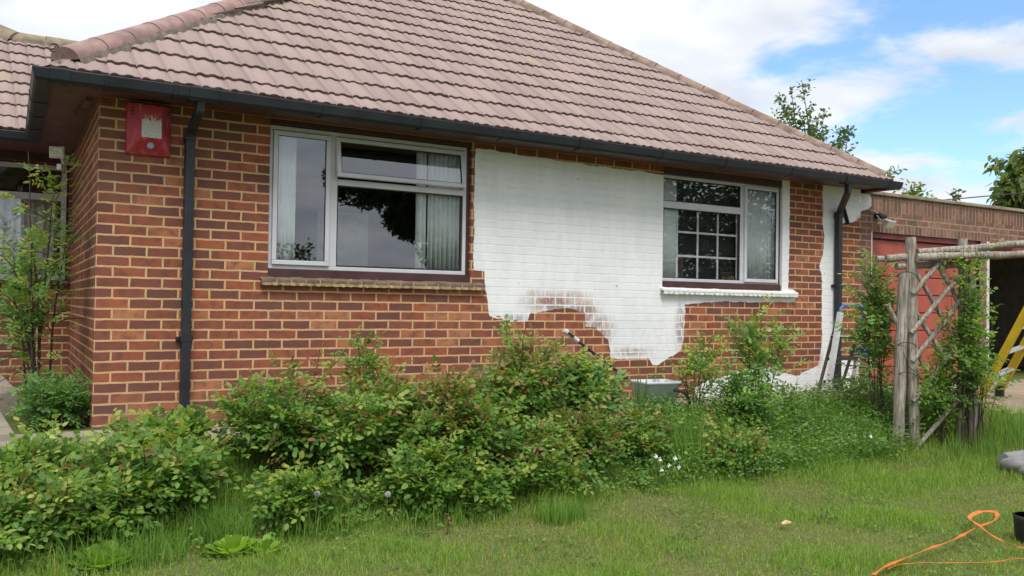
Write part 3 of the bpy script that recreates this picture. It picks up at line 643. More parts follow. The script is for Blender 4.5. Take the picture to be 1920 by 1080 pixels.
# ------------------------------------------------------------------ things on the house wall
M_red = None
t = NT('faded red plastic'); o = t.obj(); mp = t.n('ShaderNodeMapping', {'Vector': o}); mp.inputs['Scale'].default_value = (1, 1, .35)
c = t.mix(t.ss(t.noise(mp.outputs[0], 22, 4), .45, .8, 0, .7), (.36, .020, .036), (.50, .19, .23)); t.pbr(c, .45); M_red = t.m
t = NT('peeling sticker'); o = t.obj(); s_ = t.n('ShaderNodeSeparateXYZ', {0: o}); mp = t.n('ShaderNodeMapping', {'Vector': o}); mp.inputs['Scale'].default_value = (1, 1, .4)
f = t.ss(t.ma('ADD', t.ma('MULTIPLY', s_.outputs[2], -3.4), t.ma('ADD', t.noise(mp.outputs[0], 60, 5, .7), .27)), .52, .64)
c = t.mix(t.ss(t.noise(o, 90, 4, .7), .50, .62, 0, .75), (.56, .55, .54), (.24, .20, .21)); c = t.mix(f, (.42, .030, .05), c); t.pbr(c, .6); M_stick = t.m
al = thing('alarm_box', (.33, 0, H-.12), 'faded red alarm box with peeling white panel under the eaves', 'alarm')
def frus(f0, f1, y0, y1):  # (x0,x1,z0,z1) back and front
    v = [(f0[0],y0,f0[2]),(f0[1],y0,f0[2]),(f0[1],y0,f0[3]),(f0[0],y0,f0[3]),(f1[0],y1,f1[2]),(f1[1],y1,f1[2]),(f1[1],y1,f1[3]),(f1[0],y1,f1[3])]
    return v, [(0,3,2,1),(4,5,6,7),(0,1,5,4),(1,2,6,5),(2,3,7,6),(3,0,4,7)]
m = MB(); m.add(*frus((.175,.485,1.955,2.335), (.18,.48,1.968,2.332), -.0, -.035)); m.add(*frus((.182,.478,1.972,2.33), (.262,.408,2.075,2.318), -.0352, -.098)); m.build('cover', M_red, al, bevel=.008)
m = MB(); m.box(.268, .402, -.1005, -.099, 2.08, 2.305); m.build('front_panel', M_stick, al)
for sx in (-1, 1):
    for k in range(3):
        m = MB(); xa = .335+sx*.118; z = 2.285-k*.022; m.bar((xa-.020, -.060+.0*k-(.0 if sx*1 > 0 else .0)+sx*(-.0)+(.019 if True else 0)*(-sx*-1)*0, z), (xa+.018, -.060, z), .012, .006, (0, 0, 1)); m.build('vent_slot', M_gask, al)
m = MB(); m.tube([(.335,-.06,2.03),(.335,-.085,2.022),(.335,-.105,2.015)], [.026,.026,.010], 14); m.build('strobe_lens', plain('blue lens', (.38, .46, .60), .15), al)

M_lamp = plain('lamp cream', (.50, .48, .42), .5); M_lens = plain('lamp reflector', (.55, .55, .50), .2, .3, var=.3, scale=60)
def flood(loc, face, wd, ht, label, body, tilt=0):
    r = thing('security_light', loc, label, 'light'); L = Vector(loc); fdir = Vector(face).normalized(); sd_ = fdir.cross(Vector((0,0,1))).normalized(); up = sd_.cross(fdir)
    m = MB(); m.bar(L-fdir*.05, L+fdir*.01, wd*.75, ht*.75, up); m.bar(L+fdir*.0101, L+fdir*.032, wd, ht, up); m.build('lamp_housing', body, r, bevel=.006)
    m = MB(); m.bar(L+fdir*.0321, L+fdir*.036, wd*.82, ht*.78, up); m.build('lens', M_lens, r)
    return r, fdir, sd_, up
r, fd, sd_, up = flood((-.09, 1.62, 2.16), (-.30, -.92, -.15), .12, .10, 'cream floodlight beside the recessed window under the eaves', M_lamp)
m = MB(); m.tube([(-.05, 1.66, 2.13), (-.03, 1.68, 2.07)], .018, 8); m.tube([(-.03, 1.68, 2.08), (.11, 1.68, 2.08)], .012, 6); m.build('bracket', M_lamp, r)
m = MB(); m.bar((-.075, 1.66, 2.045), (-.03, 1.70, 2.045), .05, .05); m.build('motion_sensor', M_lamp, r, bevel=.006)
r, fd, sd_, up = flood((8.64, -.16, 1.955), (-.05, -.85, -.5), .15, .10, 'grey floodlight with black sensor above the garage door', plain('lamp grey', (.40, .41, .38), .5))
m = MB(); m.tube([(8.60, -.001, 2.06), (8.60, -.06, 2.06), (8.61, -.10, 2.04)], .035, 10); m.tube([(8.56,-.09,2.04),(8.66,-.10,2.05)], .025, 8); m.build('motion_sensor', M_gask, r)
m = MB(); m.tube([(8.50, -.01, 2.11), (8.54, -.03, 2.115), (8.58, -.05, 2.08), (8.60, -.07, 2.05)], .006, 6); m.build('cable', M_lamp, r)
for a_, b_ in (((8.56,-.05,2.06),(8.55,-.12,1.99)), ((8.68,-.05,2.05),(8.73,-.14,1.97))): m = MB(); m.tube([a_, b_], .007, 6); m.build('bracket_arm', M_lamp, r)

# ------------------------------------------------------------------ garage
gar = thing('garage', (11, 1, 0), 'flat roofed brick garage with red doors joined to the bungalow', 'garage')
D1 = (8.525, 10.80); D2 = (11.0, 13.4); XE = 15.0; ZL = 1.875
def gw(n, x0, x1, z0, z1, mat, y=0, uo=0, **k): return wall(n, (x0, y), (1, 0, 0), 0, x1-x0, z0, z1, mat, gar, uoff=uo, **k)
gw('brick_wall', 8.327, 8.525, -.05, 2.31, brick('pier brick', GAR, (.38, .27, .17), paint=True, dirt=.4), 0, 0, step=.016, painter=lambda u, v: paint_garage(u, v))
gw('soldier_course', 8.525, XE, 2.115, 2.31, M_sold, 0, .02)
gw('brick_wall', 8.525, XE, 1.965+.0, 2.115, M_gar, 0, .1)
gw('lintel_course', 8.525, 11.05, ZL-.01, 1.965, M_sold, 0, .05)
gw('brick_wall', 11.05, XE, ZL-.01, 1.965, M_gar, 0, .05)
gw('brick_wall', D1[1], D2[0], -.05, ZL-.01, M_gar)
gw('brick_wall', D2[1], XE, -.05, ZL-.01, M_gar)
m = MB(); m.box(8.40, XE+.05, -.035, .22, 2.312, 2.352); m.build('coping', plain('stone coping', (.27, .235, .165), .9, var=.35, scale=5, bump=.5), gar, bevel=.006)
m = MB(); m.box(8.33, XE, .24, 5, 2.15, 2.24); m.build('flat_roof', plain('felt', (.06, .06, .06), .9), gar)
m = MB(); m.box(10.86, XE, .10, 5, -.03, 2.14); m.f = m.f[:2]+m.f[3:]; m.m = m.m[:5]; m.sm = m.sm[:5]
m.build('interior', plain('garage inside', (.30, .28, .26), .9), gar)
wf = plain('white door frame', (.62, .60, .56), .6); rd = plain('red garage door', (.36, .070, .045), .45, var=.15, scale=3); rdd = plain('dark red frame', (.16, .025, .022), .5)
m = MB(); m.box(D1[0], D1[0]+.02, -.004, .10, 0, ZL-.01); m.build('white_jamb', wf, gar)
m = MB(); m.box(D2[0]-.06, D2[0]-.002, -.006, .10, 0, ZL-.01); m.build('white_jamb', wf, gar)
m = MB(); m.box(D1[0]+.022, D1[1], .03, .09, ZL-.075, ZL-.012); m.build('door_frame', rdd, gar)
dr = bpy.data.objects.new('garage_door', None); col.objects.link(dr); dr.parent = gar; dr.location = Vector((9.6, .1, 0))-wloc(gar); dr['label'] = 'closed red garage door with horizontal panels'
N = 8
for k in range(N):
    z0 = .02+k*(ZL-.10)/N; z1 = .02+(k+1)*(ZL-.10)/N-.012; m = MB(); m.box(D1[0]+.025, D1[1]-.005, .075, .10, z0, z1); m.build('door_panel', rd, dr, bevel=.006)
m = MB(); m.box(D1[0]+.02, D1[1], .101, .108, .0, ZL-.08); m.build('door_backing', rdd, dr)
d2_ = bpy.data.objects.new('garage_door', None); col.objects.link(d2_); d2_.parent = gar; d2_.location = Vector((12.2, .1, 1.8))-wloc(gar); d2_['label'] = 'red up and over garage door standing open'
m = MB(); m.box(D2[0]+.02, D2[1]-.02, -.25, 1.7, 1.735, 1.77); m.box(D2[0]+.02, D2[1]-.02, -.30, -.25, 1.68, 1.775); m.build('door_leaf', rdd, d2_, bevel=.004)
m = MB(); m.box(D2[0], D2[1], .0, .08, ZL-.06, ZL-.012); m.build('door_frame', rdd, gar)
# stored things in the garage
sh = thing('storage_shelf', (12.3, 3.6, 0), 'dark shelf along the back of the open garage', 'shelf')
m = MB()
for z in (.75, 1.15, 1.5): m.box(11.05, 14.5, 3.3, 3.8, z, z+.03)
m.build('shelf_board', plain('shelf timber', (.10, .075, .05), .8), sh)
for x in (11.08, 12.4, 13.6): m = MB(); m.box(x, x+.04, 3.3, 3.34, 0, 1.52); m.build('upright', M_iron, sh)
bx = [plain('box cream', (.62, .58, .50), .7), plain('box grey', (.45, .45, .45), .7), plain('box brown', (.17, .11, .07), .8)]
k = 0
for (x, z, w_, h_, mi, lb, y_) in ((11.75,.78,.35,.13,0,'low cream box on the shelf just inside the open garage',3.3),(11.78,.91,.30,.13,1,'grey box stacked on the low cream box in the garage',3.3),(12.25,.78,.5,.10,0,'long flat cream box on the garage shelf right of the stacked pair',3.3),(12.5,1.18,.7,.26,2,'wide brown carton on the middle shelf of the garage',3.3),(12.95,.78,.4,.25,1,'tall grey box at the right on the lower garage shelf',3.3)):
    m = MB(); m.box(x, x+w_, y_, y_+.3, z+.001, z+h_-.02); m.box(x-.006, x+w_+.006, y_-.006, y_+.306, z+h_-.02, z+h_); o = m.build('storage_box', bx[mi], loc=(x+w_/2, y_+.15, z), bevel=.006); tag(o, lb, 'box')
m = MB(); v = []; 
for (z_, e) in ((.0,0),(.35,.02),(.62,.0),(.72,-.10)):
    for k in range(16):
        a = 2*math.pi*k/16; cx_ = math.copysign(abs(math.cos(a))**.5, math.cos(a)); sy_ = math.copysign(abs(math.sin(a))**.5, math.sin(a)); v.append((12.3+(.85+e)*cx_+.02*math.sin(5*a+z_*9), 2.3+(.5+e)*sy_, z_))
m.add(v, [(j*16+k, j*16+(k+1)%16, (j+1)*16+(k+1)%16, (j+1)*16+k) for j in range(3) for k in range(16)]+[tuple(48+k for k in range(16))], True)
o = m.build('covered_machine', plain('dark green tarpaulin', (.018, .045, .038), .6, var=.4, bump=.4), loc=(12.3, 2.3, 0)); tag(o, 'machine under a dark green tarpaulin inside the open garage', 'machine')

# ------------------------------------------------------------------ step ladders
M_silv = plain('ladder aluminium', (.62, .63, .64), .4, 0, var=.15); M_blue = plain('blue plastic', (.05, .16, .42), .45); M_yel = plain('yellow fibreglass', (.62, .42, .012), .45, var=.2, scale=4)
ld = thing('step_ladder', (7.4, -.5, 0), 'small aluminium step ladder with blue handle by the right downpipe', 'ladder')
fa, fb = Vector((7.03, -.58, 0)), Vector((7.62, -.44, 0)); ta, tb = Vector((7.19, -.62, .90)), Vector((7.66, -.52, .62))
for a, b in ((fa, ta), (fb, tb)): m = MB(); m.bar(a, b, .042, .055, (0, 1, 0)); m.build('front_rail', M_silv, ld, bevel=.003)
for z in (.16, .40, .635):
    q = z/.9; a = fa.lerp(ta, q); b = fb.lerp(tb, min(1, z/.62)); m = MB(); wv = Vector((-.02, .05, 0)); v = []
    for p_, s__ in ((a, 1), (b, 1)): pass
    m.bar(a+Vector((.01, .03, 0)), b+Vector((-.01, .03, 0)), .10, .028, (0, 0, 1)); m.build('tread', M_gask if z < .6 else M_gask, ld, bevel=.004)
m = MB(); m.bar(fa.lerp(ta, .70)+Vector((.02, .02, .018)), tb+Vector((0, .02, .012)), .13, .012, (0, 0, 1)); m.build('top_plate', M_silv, ld)
m = MB(); m.tube([ta-Vector((0,0,.03)), ta+Vector((.0,0,.04)), ta+Vector((.05,0,.075)), ta+Vector((.25,.03,.075)), ta+Vector((.42,.05,.06)), ta+Vector((.46,.06,.0)), tb+Vector((0,0,.1))], .014, 8); m.build('handle', M_blue, ld)
m = MB(); m.box(7.63, 7.69, -.58, -.50, .43, .50); m.build('lock_catch', M_blue, ld, bevel=.006)
for a, b in ((Vector((7.25,-.28,0)), ta+Vector((.03,.06,-.06))), (Vector((7.72,-.2,0)), tb+Vector((.0,.06,-.02)))): m = MB(); m.bar(a, b, .018, .03, (0, 1, 0)); m.build('rear_leg', M_iron, ld)
m = MB(); m.bar((7.25,-.29,.1),(7.72,-.21,.1), .02, .03); m.build('brace', M_silv, ld)

yl = thing('step_ladder', (8.7, -1.6, 0), 'tall yellow step ladder standing on the drive before the open garage', 'ladder')
g0 = gh(8.51, -1.4)+.01
A0, A1 = Vector((8.50, -1.38, g0)), Vector((8.46, -2.12, 1.38)); B0, B1 = Vector((8.93, -1.36, g0+.09)), Vector((8.80, -2.10, 1.38))
for a, b in ((A0, A1), (B0, B1)): m = MB(); m.bar(a, b, .085, .03, (1, .0, 0)); m.build('front_rail', M_yel, yl, bevel=.003)
for q in (.17, .36, .55, .74, .93): m = MB(); m.bar(A0.lerp(A1, q)+Vector((.015,0,0)), B0.lerp(B1, q)-Vector((.015,0,0)), .085, .022, (0, 0, 1)); m.build('tread', M_silv, yl, bevel=.003)
m = MB(); m.bar(A1+Vector((-.03,-.05,.02)), B1+Vector((.03,-.05,.02)), .2, .05); m.build('top_cap', M_gask, yl, bevel=.01)
for a, b in (((8.40,-2.95,gh(8.4,-2.95)), A1+Vector((0,-.1,0))), ((8.98,-2.95,gh(8.9,-2.95)), B1+Vector((0,-.1,0)))): m = MB(); m.bar(a, b, .05, .025, (1, 0, 0)); m.build('rear_leg', M_yel, yl)
m = MB(); m.bar(B0+Vector((-.03,.0,-.10)), B0+Vector((-.03,-.0,.02)), .09, .05, (1,0,0)); m.build('rubber_foot', M_gask, yl, bevel=.008)

# ------------------------------------------------------------------ paint bucket, pole, strap, hose
M_grey = plain('grey plastic', (.50, .54, .56), .45, var=.15, scale=12)
bk = thing('paint_bucket', (4.40, -.88, 0), 'rectangular grey paint bucket with black handle behind the bushes', 'bucket')
def rrect(cx, cy, hx, hy, r, z, rot_=0, n=4):
    o_ = []
    for sx, sy, a0 in ((1,1,0),(-1,1,90),(-1,-1,180),(1,-1,270)):
        for k in range(n+1):
            a = math.radians(a0+90*k/n); x = sx*(hx-r)+r*math.cos(a); y = sy*(hy-r)+r*math.sin(a); o_.append((cx+x*math.cos(rot_)-y*math.sin(rot_), cy+x*math.sin(rot_)+y*math.cos(rot_), z))
    return o_
m = MB(); rings = [(.155,.115,.0),(.175,.135,.255),(.192,.152,.262),(.192,.152,.282),(.172,.132,.282),(.150,.112,.02)]; v = []
for hx, hy, z in rings: v += rrect(4.40, -.88, hx, hy, .04, z, -.15)
n = 20; m.add(v, [(j*n+k, j*n+(k+1)%n, (j+1)*n+(k+1)%n, (j+1)*n+k) for j in range(5) for k in range(n)]+[tuple(range(n))[::-1], tuple(100+k for k in range(n))], True); m.build('bucket_body', M_grey, bk)
m = MB(); m.tube([(4.50,-1.02,.21),(4.57,-1.07,.19),(4.63,-1.07,.12),(4.65,-1.05,.085)], .013, 8); m.tube([(4.495,-1.01,.215),(4.505,-1.03,.205)], .022, 8); m.build('handle', M_gask, bk)
pl = thing('extension_pole', (4.2, -.62, 0), 'black roller pole with pale grip leaning over the bushes', 'pole')
p0, p1 = Vector((3.60, -.62, .715)), Vector((4.08, -.66, .40)); dd = (p1-p0).normalized()
m = MB(); m.tube([p0+dd*.14, p1+dd*.42], .0125, 8); m.build('tube', M_gask, pl)
m = MB(); m.tube([p0, p0+dd*.02, p0+dd*.06, p0+dd*.13, p0+dd*.17], [.018,.026,.021,.019,.021], 10); m.build('grip', plain('grip white', (.6, .58, .55), .5), pl)
m = MB(); m.bar(p0+dd*.035+Vector((0,-.023,.0)), p0+dd*.10+Vector((0,-.023,0)), .022, .008, (0,1,0)); m.build('grip_inset', M_gask, pl)
m = MB(); m.tube([p1+dd*-.03, p1+dd*.03], .02, 8); m.build('collar', M_gask, pl)
def smooth_path(pts, n=8):
    P = [Vector(p) for p in pts]; P = [P[0]*2-P[1]]+P+[P[-1]*2-P[-2]]; o_ = []
    for i in range(1, len(P)-2):
        for k in range(n):
            t_ = k/n; a, b, c_, d = P[i-1], P[i], P[i+1], P[i+2]
            o_.append(.5*((2*b)+(c_-a)*t_+(2*a-5*b+4*c_-d)*t_*t_+(3*b-a-3*c_+d)*t_**3))
    return o_+[P[-2]]
M_or = plain('orange strap', (.62, .17, .025), .6, var=.2, scale=30, bump=.2)
def ribbon(mb, pts, w_, lift):
    L = smooth_path([(x, y_, gh(x, y_)+lift+dz) for x, y_, dz in pts], 8); v = []; n = len(L)
    for i, p_ in enumerate(L):
        d = (L[min(i+1, n-1)]-L[max(i-1, 0)]).normalized(); tw = .5*math.sin(i*.35); sd_ = d.cross(Vector((0, 0, 1))).normalized(); u = sd_*math.cos(tw)+Vector((0, 0, 1))*abs(math.sin(tw))
        nn = u.cross(d).normalized()*.0015; v += [p_-u*w_/2+nn, p_+u*w_/2+nn, p_+u*w_/2-nn, p_-u*w_/2-nn]
    mb.add(v, [(i*4+j, i*4+(j+1)%4, (i+1)*4+(j+1)%4, (i+1)*4+j) for i in range(n-1) for j in range(4)])
m = MB(); ribbon(m, [(3.1,-4.05,0),(3.32,-3.98,.0),(3.77,-3.91,.01),(4.07,-3.88,.02),(4.38,-3.81,.03),(4.64,-3.79,.05),(4.80,-3.70,.06),(4.76,-3.62,.05),(4.58,-3.66,.04),(4.43,-3.80,.05),(4.33,-3.98,.02),(4.30,-4.12,.01),(4.40,-4.25,0),(4.8,-4.4,0)], .025, .050)
ribbon(m, [(3.3,-3.99,0),(3.45,-3.97,0),(3.66,-4.05,.0),(3.9,-4.17,.0),(4.13,-4.21,0),(4.5,-4.3,0)], .013, .036)
o = m.build('orange_strap', M_or, loc=(4, -4, gh(4, -4))); tag(o, 'orange webbing strap looped on the lawn', 'strap')
m = MB(); pts = []
for k in range(34):
    a = k*.35+3.0; rr = .30+.05*math.sin(k*.8); x = 7.02+rr*math.cos(a)*1.05; y_ = -2.80+rr*.75*math.sin(a); pts.append((x, y_, gh(x, y_)+.075+.03*(k//18)))
m.tube(smooth_path(pts, 3), [.046+.004*(i % 2) for i in range(33*3+1)], 8)
o = m.build('ducting_hose', plain('grey hose', (.20, .20, .20), .7, var=.25), loc=(7.0, -2.8, gh(7, -2.8))); tag(o, 'coil of thick grey hose lying in the grass', 'hose')
m = MB(); cx_, cy_ = 4.70, -3.99; zg = gh(cx_, cy_)
m.tube([(cx_, cy_, zg), (cx_, cy_, zg+.05), (cx_, cy_, zg+.14), (cx_, cy_, zg+.165), (cx_, cy_, zg+.165), (cx_, cy_, zg+.02)], [.085,.10,.105,.11,.098,.08], 24)
o = m.build('black_pot', plain('black pot', (.02, .021, .024), .45), loc=(cx_, cy_, zg)); tag(o, 'black plastic pot cut off by the right edge beside the strap', 'pot')

# ------------------------------------------------------------------ rustic arch
ar = thing('rustic_arch', (6.9, -2.0, gh(6.9, -2)), 'weathered grey rustic pole arch with crossed lattice side', 'arch')
def pole(name, a, b, r, seed=0, taper=.85, n=10, knob=.12):
    a = Vector(a); b = Vector(b); L = (b-a).length; k = max(5, int(L/.08)); pts = []; rr = []
    for i in range(k+1):
        q = i/k; o_ = Vector((mnoise.noise(Vector((seed, q*3, 0))), mnoise.noise(Vector((seed, q*3, 5))), mnoise.noise(Vector((seed, q*3, 9)))))*.022*(1 if 0 < i < k else .2)
        pts.append(a.lerp(b, q)+o_); rr.append(r*(1-(1-taper)*q)*(1+knob*mnoise.noise(Vector((seed+4, q*L*3.5, 0)))))
    m = MB(); m.tube(pts, rr, n, True); 
    me_o = m.build(name, M_wood, ar); return me_o
gz = lambda x, y_: gh(x, y_)-.1
pole('post', (6.52,-1.78,gz(6.5,-1.8)), (6.57,-1.80,1.27), .056, 1, .9)
pole('post', (6.68,-1.84,gz(6.7,-1.8)), (6.64,-1.82,1.60), .055, 2, .85)
pole('post', (7.08,-2.06,gz(7.1,-2)), (7.09,-2.05,1.60), .045, 3, .9)
pole('post', (7.17,-2.11,gz(7.1,-2)), (7.16,-2.08,1.25), .052, 4, .95)
pole('rail', (6.42,-1.62,1.40), (7.15,-2.05,1.44), .030, 5, 1.0)
pole('rail', (6.66,-1.88,1.46), (8.1,-2.75,1.62), .034, 6, .8)
pole('rail', (6.62,-1.90,1.41), (8.0,-2.70,1.50), .036, 7, .9)
pole('rail', (6.45,-1.70,1.40), (6.72,-1.84,1.42), .038, 8, 1.0)
pole('rail', (6.98,-2.08,1.47), (8.2,-2.60,1.66), .030, 9, .9)
pole('rail', (6.55,-1.74,1.33), (7.12,-2.02,1.36), .036, 12, .8)
for i, (a, b) in enumerate((((6.60,-1.86,.72),(7.12,-2.11,1.37)), ((6.62,-1.86,.46),(7.10,-2.09,1.10)), ((6.62,-1.86,1.08),(6.86,-1.98,1.38)), ((6.62,-1.87,.10),(7.12,-2.1,.75)), ((6.66,-1.90,-.30),(7.10,-2.10,.22)))):
    pole('brace', a, b, .023, 20+i, .95, 8)
for i, (a, b) in enumerate((((6.64,-1.83,1.0),(7.08,-2.05,.22)), ((6.66,-1.83,1.33),(7.10,-2.05,.55)), ((6.88,-1.93,1.37),(7.12,-2.05,.90)), ((6.45,-1.72,.98),(6.95,-1.97,.10)))):
    pole('brace', a, b, .022, 40+i, .95, 8)
pole('post', (8.08,-2.72,gz(8,-2.7)), (8.10,-2.74,1.7), .05, 60, .9)
for z in (.35, .62, 1.26): m = MB(); m.tube([(6.60+.11*math.cos(a), -1.815+.075*math.sin(a), z+.02*math.sin(a*2)) for a in [k*2*math.pi/14 for k in range(15)]], .0035, 5); m.build('tie_wire', M_gask, ar)
m = MB(); m.tube([(6.50,-1.85,.55),(6.53,-1.88,.42),(6.62,-1.90,.36),(6.70,-1.90,.30)], .0035, 5); m.build('tie_wire', M_gask, ar)

# ------------------------------------------------------------------ foliage builders
LT = np.array([(0,0,0),(.45,0,-.03),(1,0,-.10),(.28,.40,.05),(.66,.36,.0),(.28,-.40,.05),(.66,-.36,.0)])
LF = np.array([(0,1,3),(3,1,4),(1,2,4),(0,5,1),(5,6,1),(1,6,2)])
def nrm(a): return a/np.maximum(np.linalg.norm(a, axis=1, keepdims=True), 1e-6)
def leaf_arrays(P, D, N, L, W, C):
    D = nrm(D); N = N-D*(N*D).sum(1, keepdims=True); N = nrm(N); Sx = np.cross(D, N)
    T = LT; V = P[:, None]+L[:, None, None]*T[None, :, 0:1]*D[:, None]+W[:, None, None]*T[None, :, 1:2]*Sx[:, None]+L[:, None, None]*T[None, :, 2:3]*N[:, None]
    n = len(P); F = (LF[None]+7*np.arange(n)[:, None, None]).reshape(-1, 3); CC = np.repeat(C, 7, 0)
    return V.reshape(-1, 3), F, CC
def compound(P, D, N, Lr, ll, lw, C, pairs=2, droop=.25):
    """rachis with side leaflets and a terminal one"""
    D = nrm(D); N = N-D*(N*D).sum(1, keepdims=True); N = nrm(N); Sx = np.cross(D, N); out = []; n = len(P)
    for k in range(pairs+1):
        q = .35+.65*k/pairs if pairs else 1
        for sgn in ((-1, 1) if k < pairs else (0,)):
            pp = P+D*(Lr*q)[:, None]-N*(Lr*droop*q*q)[:, None]*.6
            dd_ = nrm(D*(.45 if sgn else 1)+Sx*sgn*(1 if sgn else 0)*.95-N*droop*rng.uniform(.2, 1.3, (n, 1))+rng.normal(0, .14, (n, 3)))
            nn = nrm(N+rng.normal(0, .22, (n, 3))); s_ = rng.uniform(.65, 1.2, n)*(1.15 if sgn == 0 else 1)*(.85+.15*k/max(1, pairs))
            out.append((pp, dd_, nn, ll*s_, lw*s_, np.clip(C*rng.uniform(.88, 1.12, (n, 1)), 0, 1)))
    return [np.concatenate([o_[i] for o_ in out]) for i in range(6)]
G_ = np.array([(.125,.25,.050),(.155,.28,.055),(.11,.22,.050),(.185,.31,.060),(.24,.35,.070)])
YG = np.array([(.31,.38,.08),(.36,.40,.09)]); RB = np.array([(.27,.15,.07),(.29,.21,.08),(.28,.28,.08)]); BG = np.array([(.12,.25,.085),(.15,.29,.095),(.19,.32,.09)])
def pick(pal, n): return pal[rng.integers(0, len(pal), n)]
def shrub(name, x, y, rx, ry, ht, label, cat='bush', stems=14, twigs=6, per=6, Lr=.11, ll=.05, lw=.036, pairs=2, pal=G_, tip=None, tipp=.25, group=None, leafz=.10, peak=0, stemr=.006, stemmat=None, upright=.0, lean=(0, 0), sparse=.80):
    z0 = gh(x, y)-.02; root = thing(name, (x, y, z0), label, cat, group); sm = MB(); P = []; D = []; N = []; TP = []
    nsh = max(1, stems//5)
    for s_ in range(stems+nsh):
        a = random.uniform(0, 2*math.pi); q = math.sqrt(random.random()); ex, ey_ = x+lean[0]+rx*q*math.cos(a), y+lean[1]+ry*q*math.sin(a)
        shoot = s_ >= stems; hz = ht*(1-.42*q**2.2)*random.uniform(.62, 1.0) if not shoot else ht*random.uniform(1.0, 1.28)*(1-.2*q*q)
        b = Vector((x+(ex-x)*.22+random.uniform(-.05, .05), y+(ey_-y)*.22+random.uniform(-.04, .04), z0)); e = Vector((ex, ey_, z0+hz)); mid = b.lerp(e, .5)+Vector(((b.x-e.x)*.18, (b.y-e.y)*.18, hz*.12))
        cur = [((1-t_)**2*b+2*t_*(1-t_)*mid+t_*t_*e)+Vector((random.gauss(0,.008), random.gauss(0,.008), 0))*(t_ > 0) for t_ in [k/7 for k in range(8)]]
        sm.tube(cur, [stemr*(1-.7*k/7) for k in range(8)], 5)
        ctr = Vector((x+lean[0]*.6, y+lean[1]*.6, z0+ht*.4)); runs = [(cur[k], cur[k+1]) for k in range(2, 7)]
        for tw in range(twigs if not shoot else 1):
            t_ = random.uniform(.25, .98)**.8; i = min(6, int(t_*7)); p_ = cur[i].lerp(cur[i+1], t_*7-i); out_ = (p_-ctr); out_.z *= .5
            d = (out_.normalized()*.7+Vector((random.gauss(0,.7), random.gauss(0,.7), random.gauss(.25,.4)))); d = (d+Vector((0,0,upright))).normalized()
            Lt = random.uniform(.10, .24)*(ht/.8)**.5; q_ = p_+d*Lt+Vector((0, 0, -.02)); 
            sm.tube([p_, p_.lerp(q_, .5)+Vector((0, 0, .012)), q_], [stemr*.4, stemr*.3, stemr*.2], 4, caps=False); runs.append((p_, q_)); 
        for a_, b_ in runs:
            dr_ = (b_-a_).normalized()
            for k in range(per):
                if random.random() > (sparse if not shoot else .45): continue
                pp = a_.lerp(b_, (k+random.random())/per)
                if pp.z < gh(pp.x, pp.y)+leafz*random.uniform(.3, 1.2): continue
                rd_ = Vector((random.gauss(0,1), random.gauss(0,1), random.gauss(0,.5))); d = (dr_*.5+rd_.normalized()*.9+Vector((0,0,.25+upright*.5))).normalized()
                P.append(pp); D.append(d); N.append(Vector((random.gauss(0,.45)-.10, random.gauss(0,.45)-.25, 1))); TP.append((pp.z-z0)/ht)
    ll *= .86; lw *= .84; P = np.array(P); D = np.array(D); N = np.array(N); TP = np.array(TP); n = len(P)
    C = pick(pal, n)
    if tip is not None: mk = rng.random(n) < tipp*np.clip((TP-.35)*2, .15, 1.4); C = np.where(mk[:, None], pick(tip, n), C)
    C = C*rng.uniform(.85, 1.15, (n, 1))
    arr = compound(P, D, N, Lr*rng.uniform(.7, 1.2, n), ll, lw, C, pairs)
    V, F, CC = leaf_arrays(*arr); V[:, 2] = np.maximum(V[:, 2], ghv(V[:, 0], V[:, 1])+.01); V[:, 1] = np.minimum(V[:, 1], -.02) if y < 0 else V[:, 1]
    sm.build('stems', stemmat or M_stem, root); npmesh('foliage', V, F, M_leaf, root, colr=CC)
    return root

# ------------------------------------------------------------------ shrubs
RG = 'rose bushes along the flower bed'
shrub('rose_bush', -.42, -1.68, .50, .34, .40, 'low pale green bush at the bottom left corner', stems=20, twigs=7, ll=.050, lw=.038, tip=np.vstack([YG, YG, RB]), tipp=.3, group=RG)
shrub('rose_bush', .10, -1.50, .50, .36, .42, 'broad leafy bush in front of the left wall corner', stems=24, twigs=7, ll=.054, lw=.042, tip=np.vstack([YG, YG, RB]), tipp=.3, group=RG)
shrub('rose_bush', -.52, -1.28, .30, .24, .30, 'weedy low bush behind the bottom left corner bush beside the paving', stems=14, twigs=6, ll=.045, tip=YG, tipp=.4, group=RG, leafz=.03)
shrub('rose_bush', .30, -1.10, .34, .20, .24, 'short bush at the foot of the left downpipe', stems=14, twigs=6, ll=.055, lw=.048, pal=np.vstack([G_, YG]), group=RG)
shrub('rose_bush', .92, -1.30, .42, .36, .68, 'dark stemmed rose bush just right of the left downpipe', stems=18, twigs=7, tip=RB, tipp=.3, ll=.054, leafz=.22, group=RG)
shrub('rose_bush', 1.55, -1.42, .50, .44, .68, 'dense rose bush below the left half of the wide window', stems=28, twigs=8, tip=np.vstack([YG, RB]), tipp=.4, ll=.055, group=RG)
shrub('rose_bush', 1.62, -1.05, .12, .08, .86, 'thin rose shoot rising above the others under the wide window', stems=3, twigs=3, tip=RB, tipp=.3, ll=.055, group=RG, leafz=.35)
shrub('rose_bush', 2.15, -1.48, .52, .42, .72, 'dense rose bush with reddish shoots below the right half of the wide window', stems=32, twigs=8, tip=RB, tipp=.5, ll=.052, group=RG)
shrub('rose_bush', 2.72, -1.26, .44, .36, .84, 'tallest rose bush with red tips left of the painted wall patch', stems=26, twigs=7, tip=RB, tipp=.55, ll=.048, group=RG)
shrub('rose_bush', 3.02, -1.60, .42, .28, .50, 'low rose bush with drooping bronze leaves in front of the painted wall patch', stems=22, twigs=7, tip=RB, tipp=.5, ll=.045, group=RG)
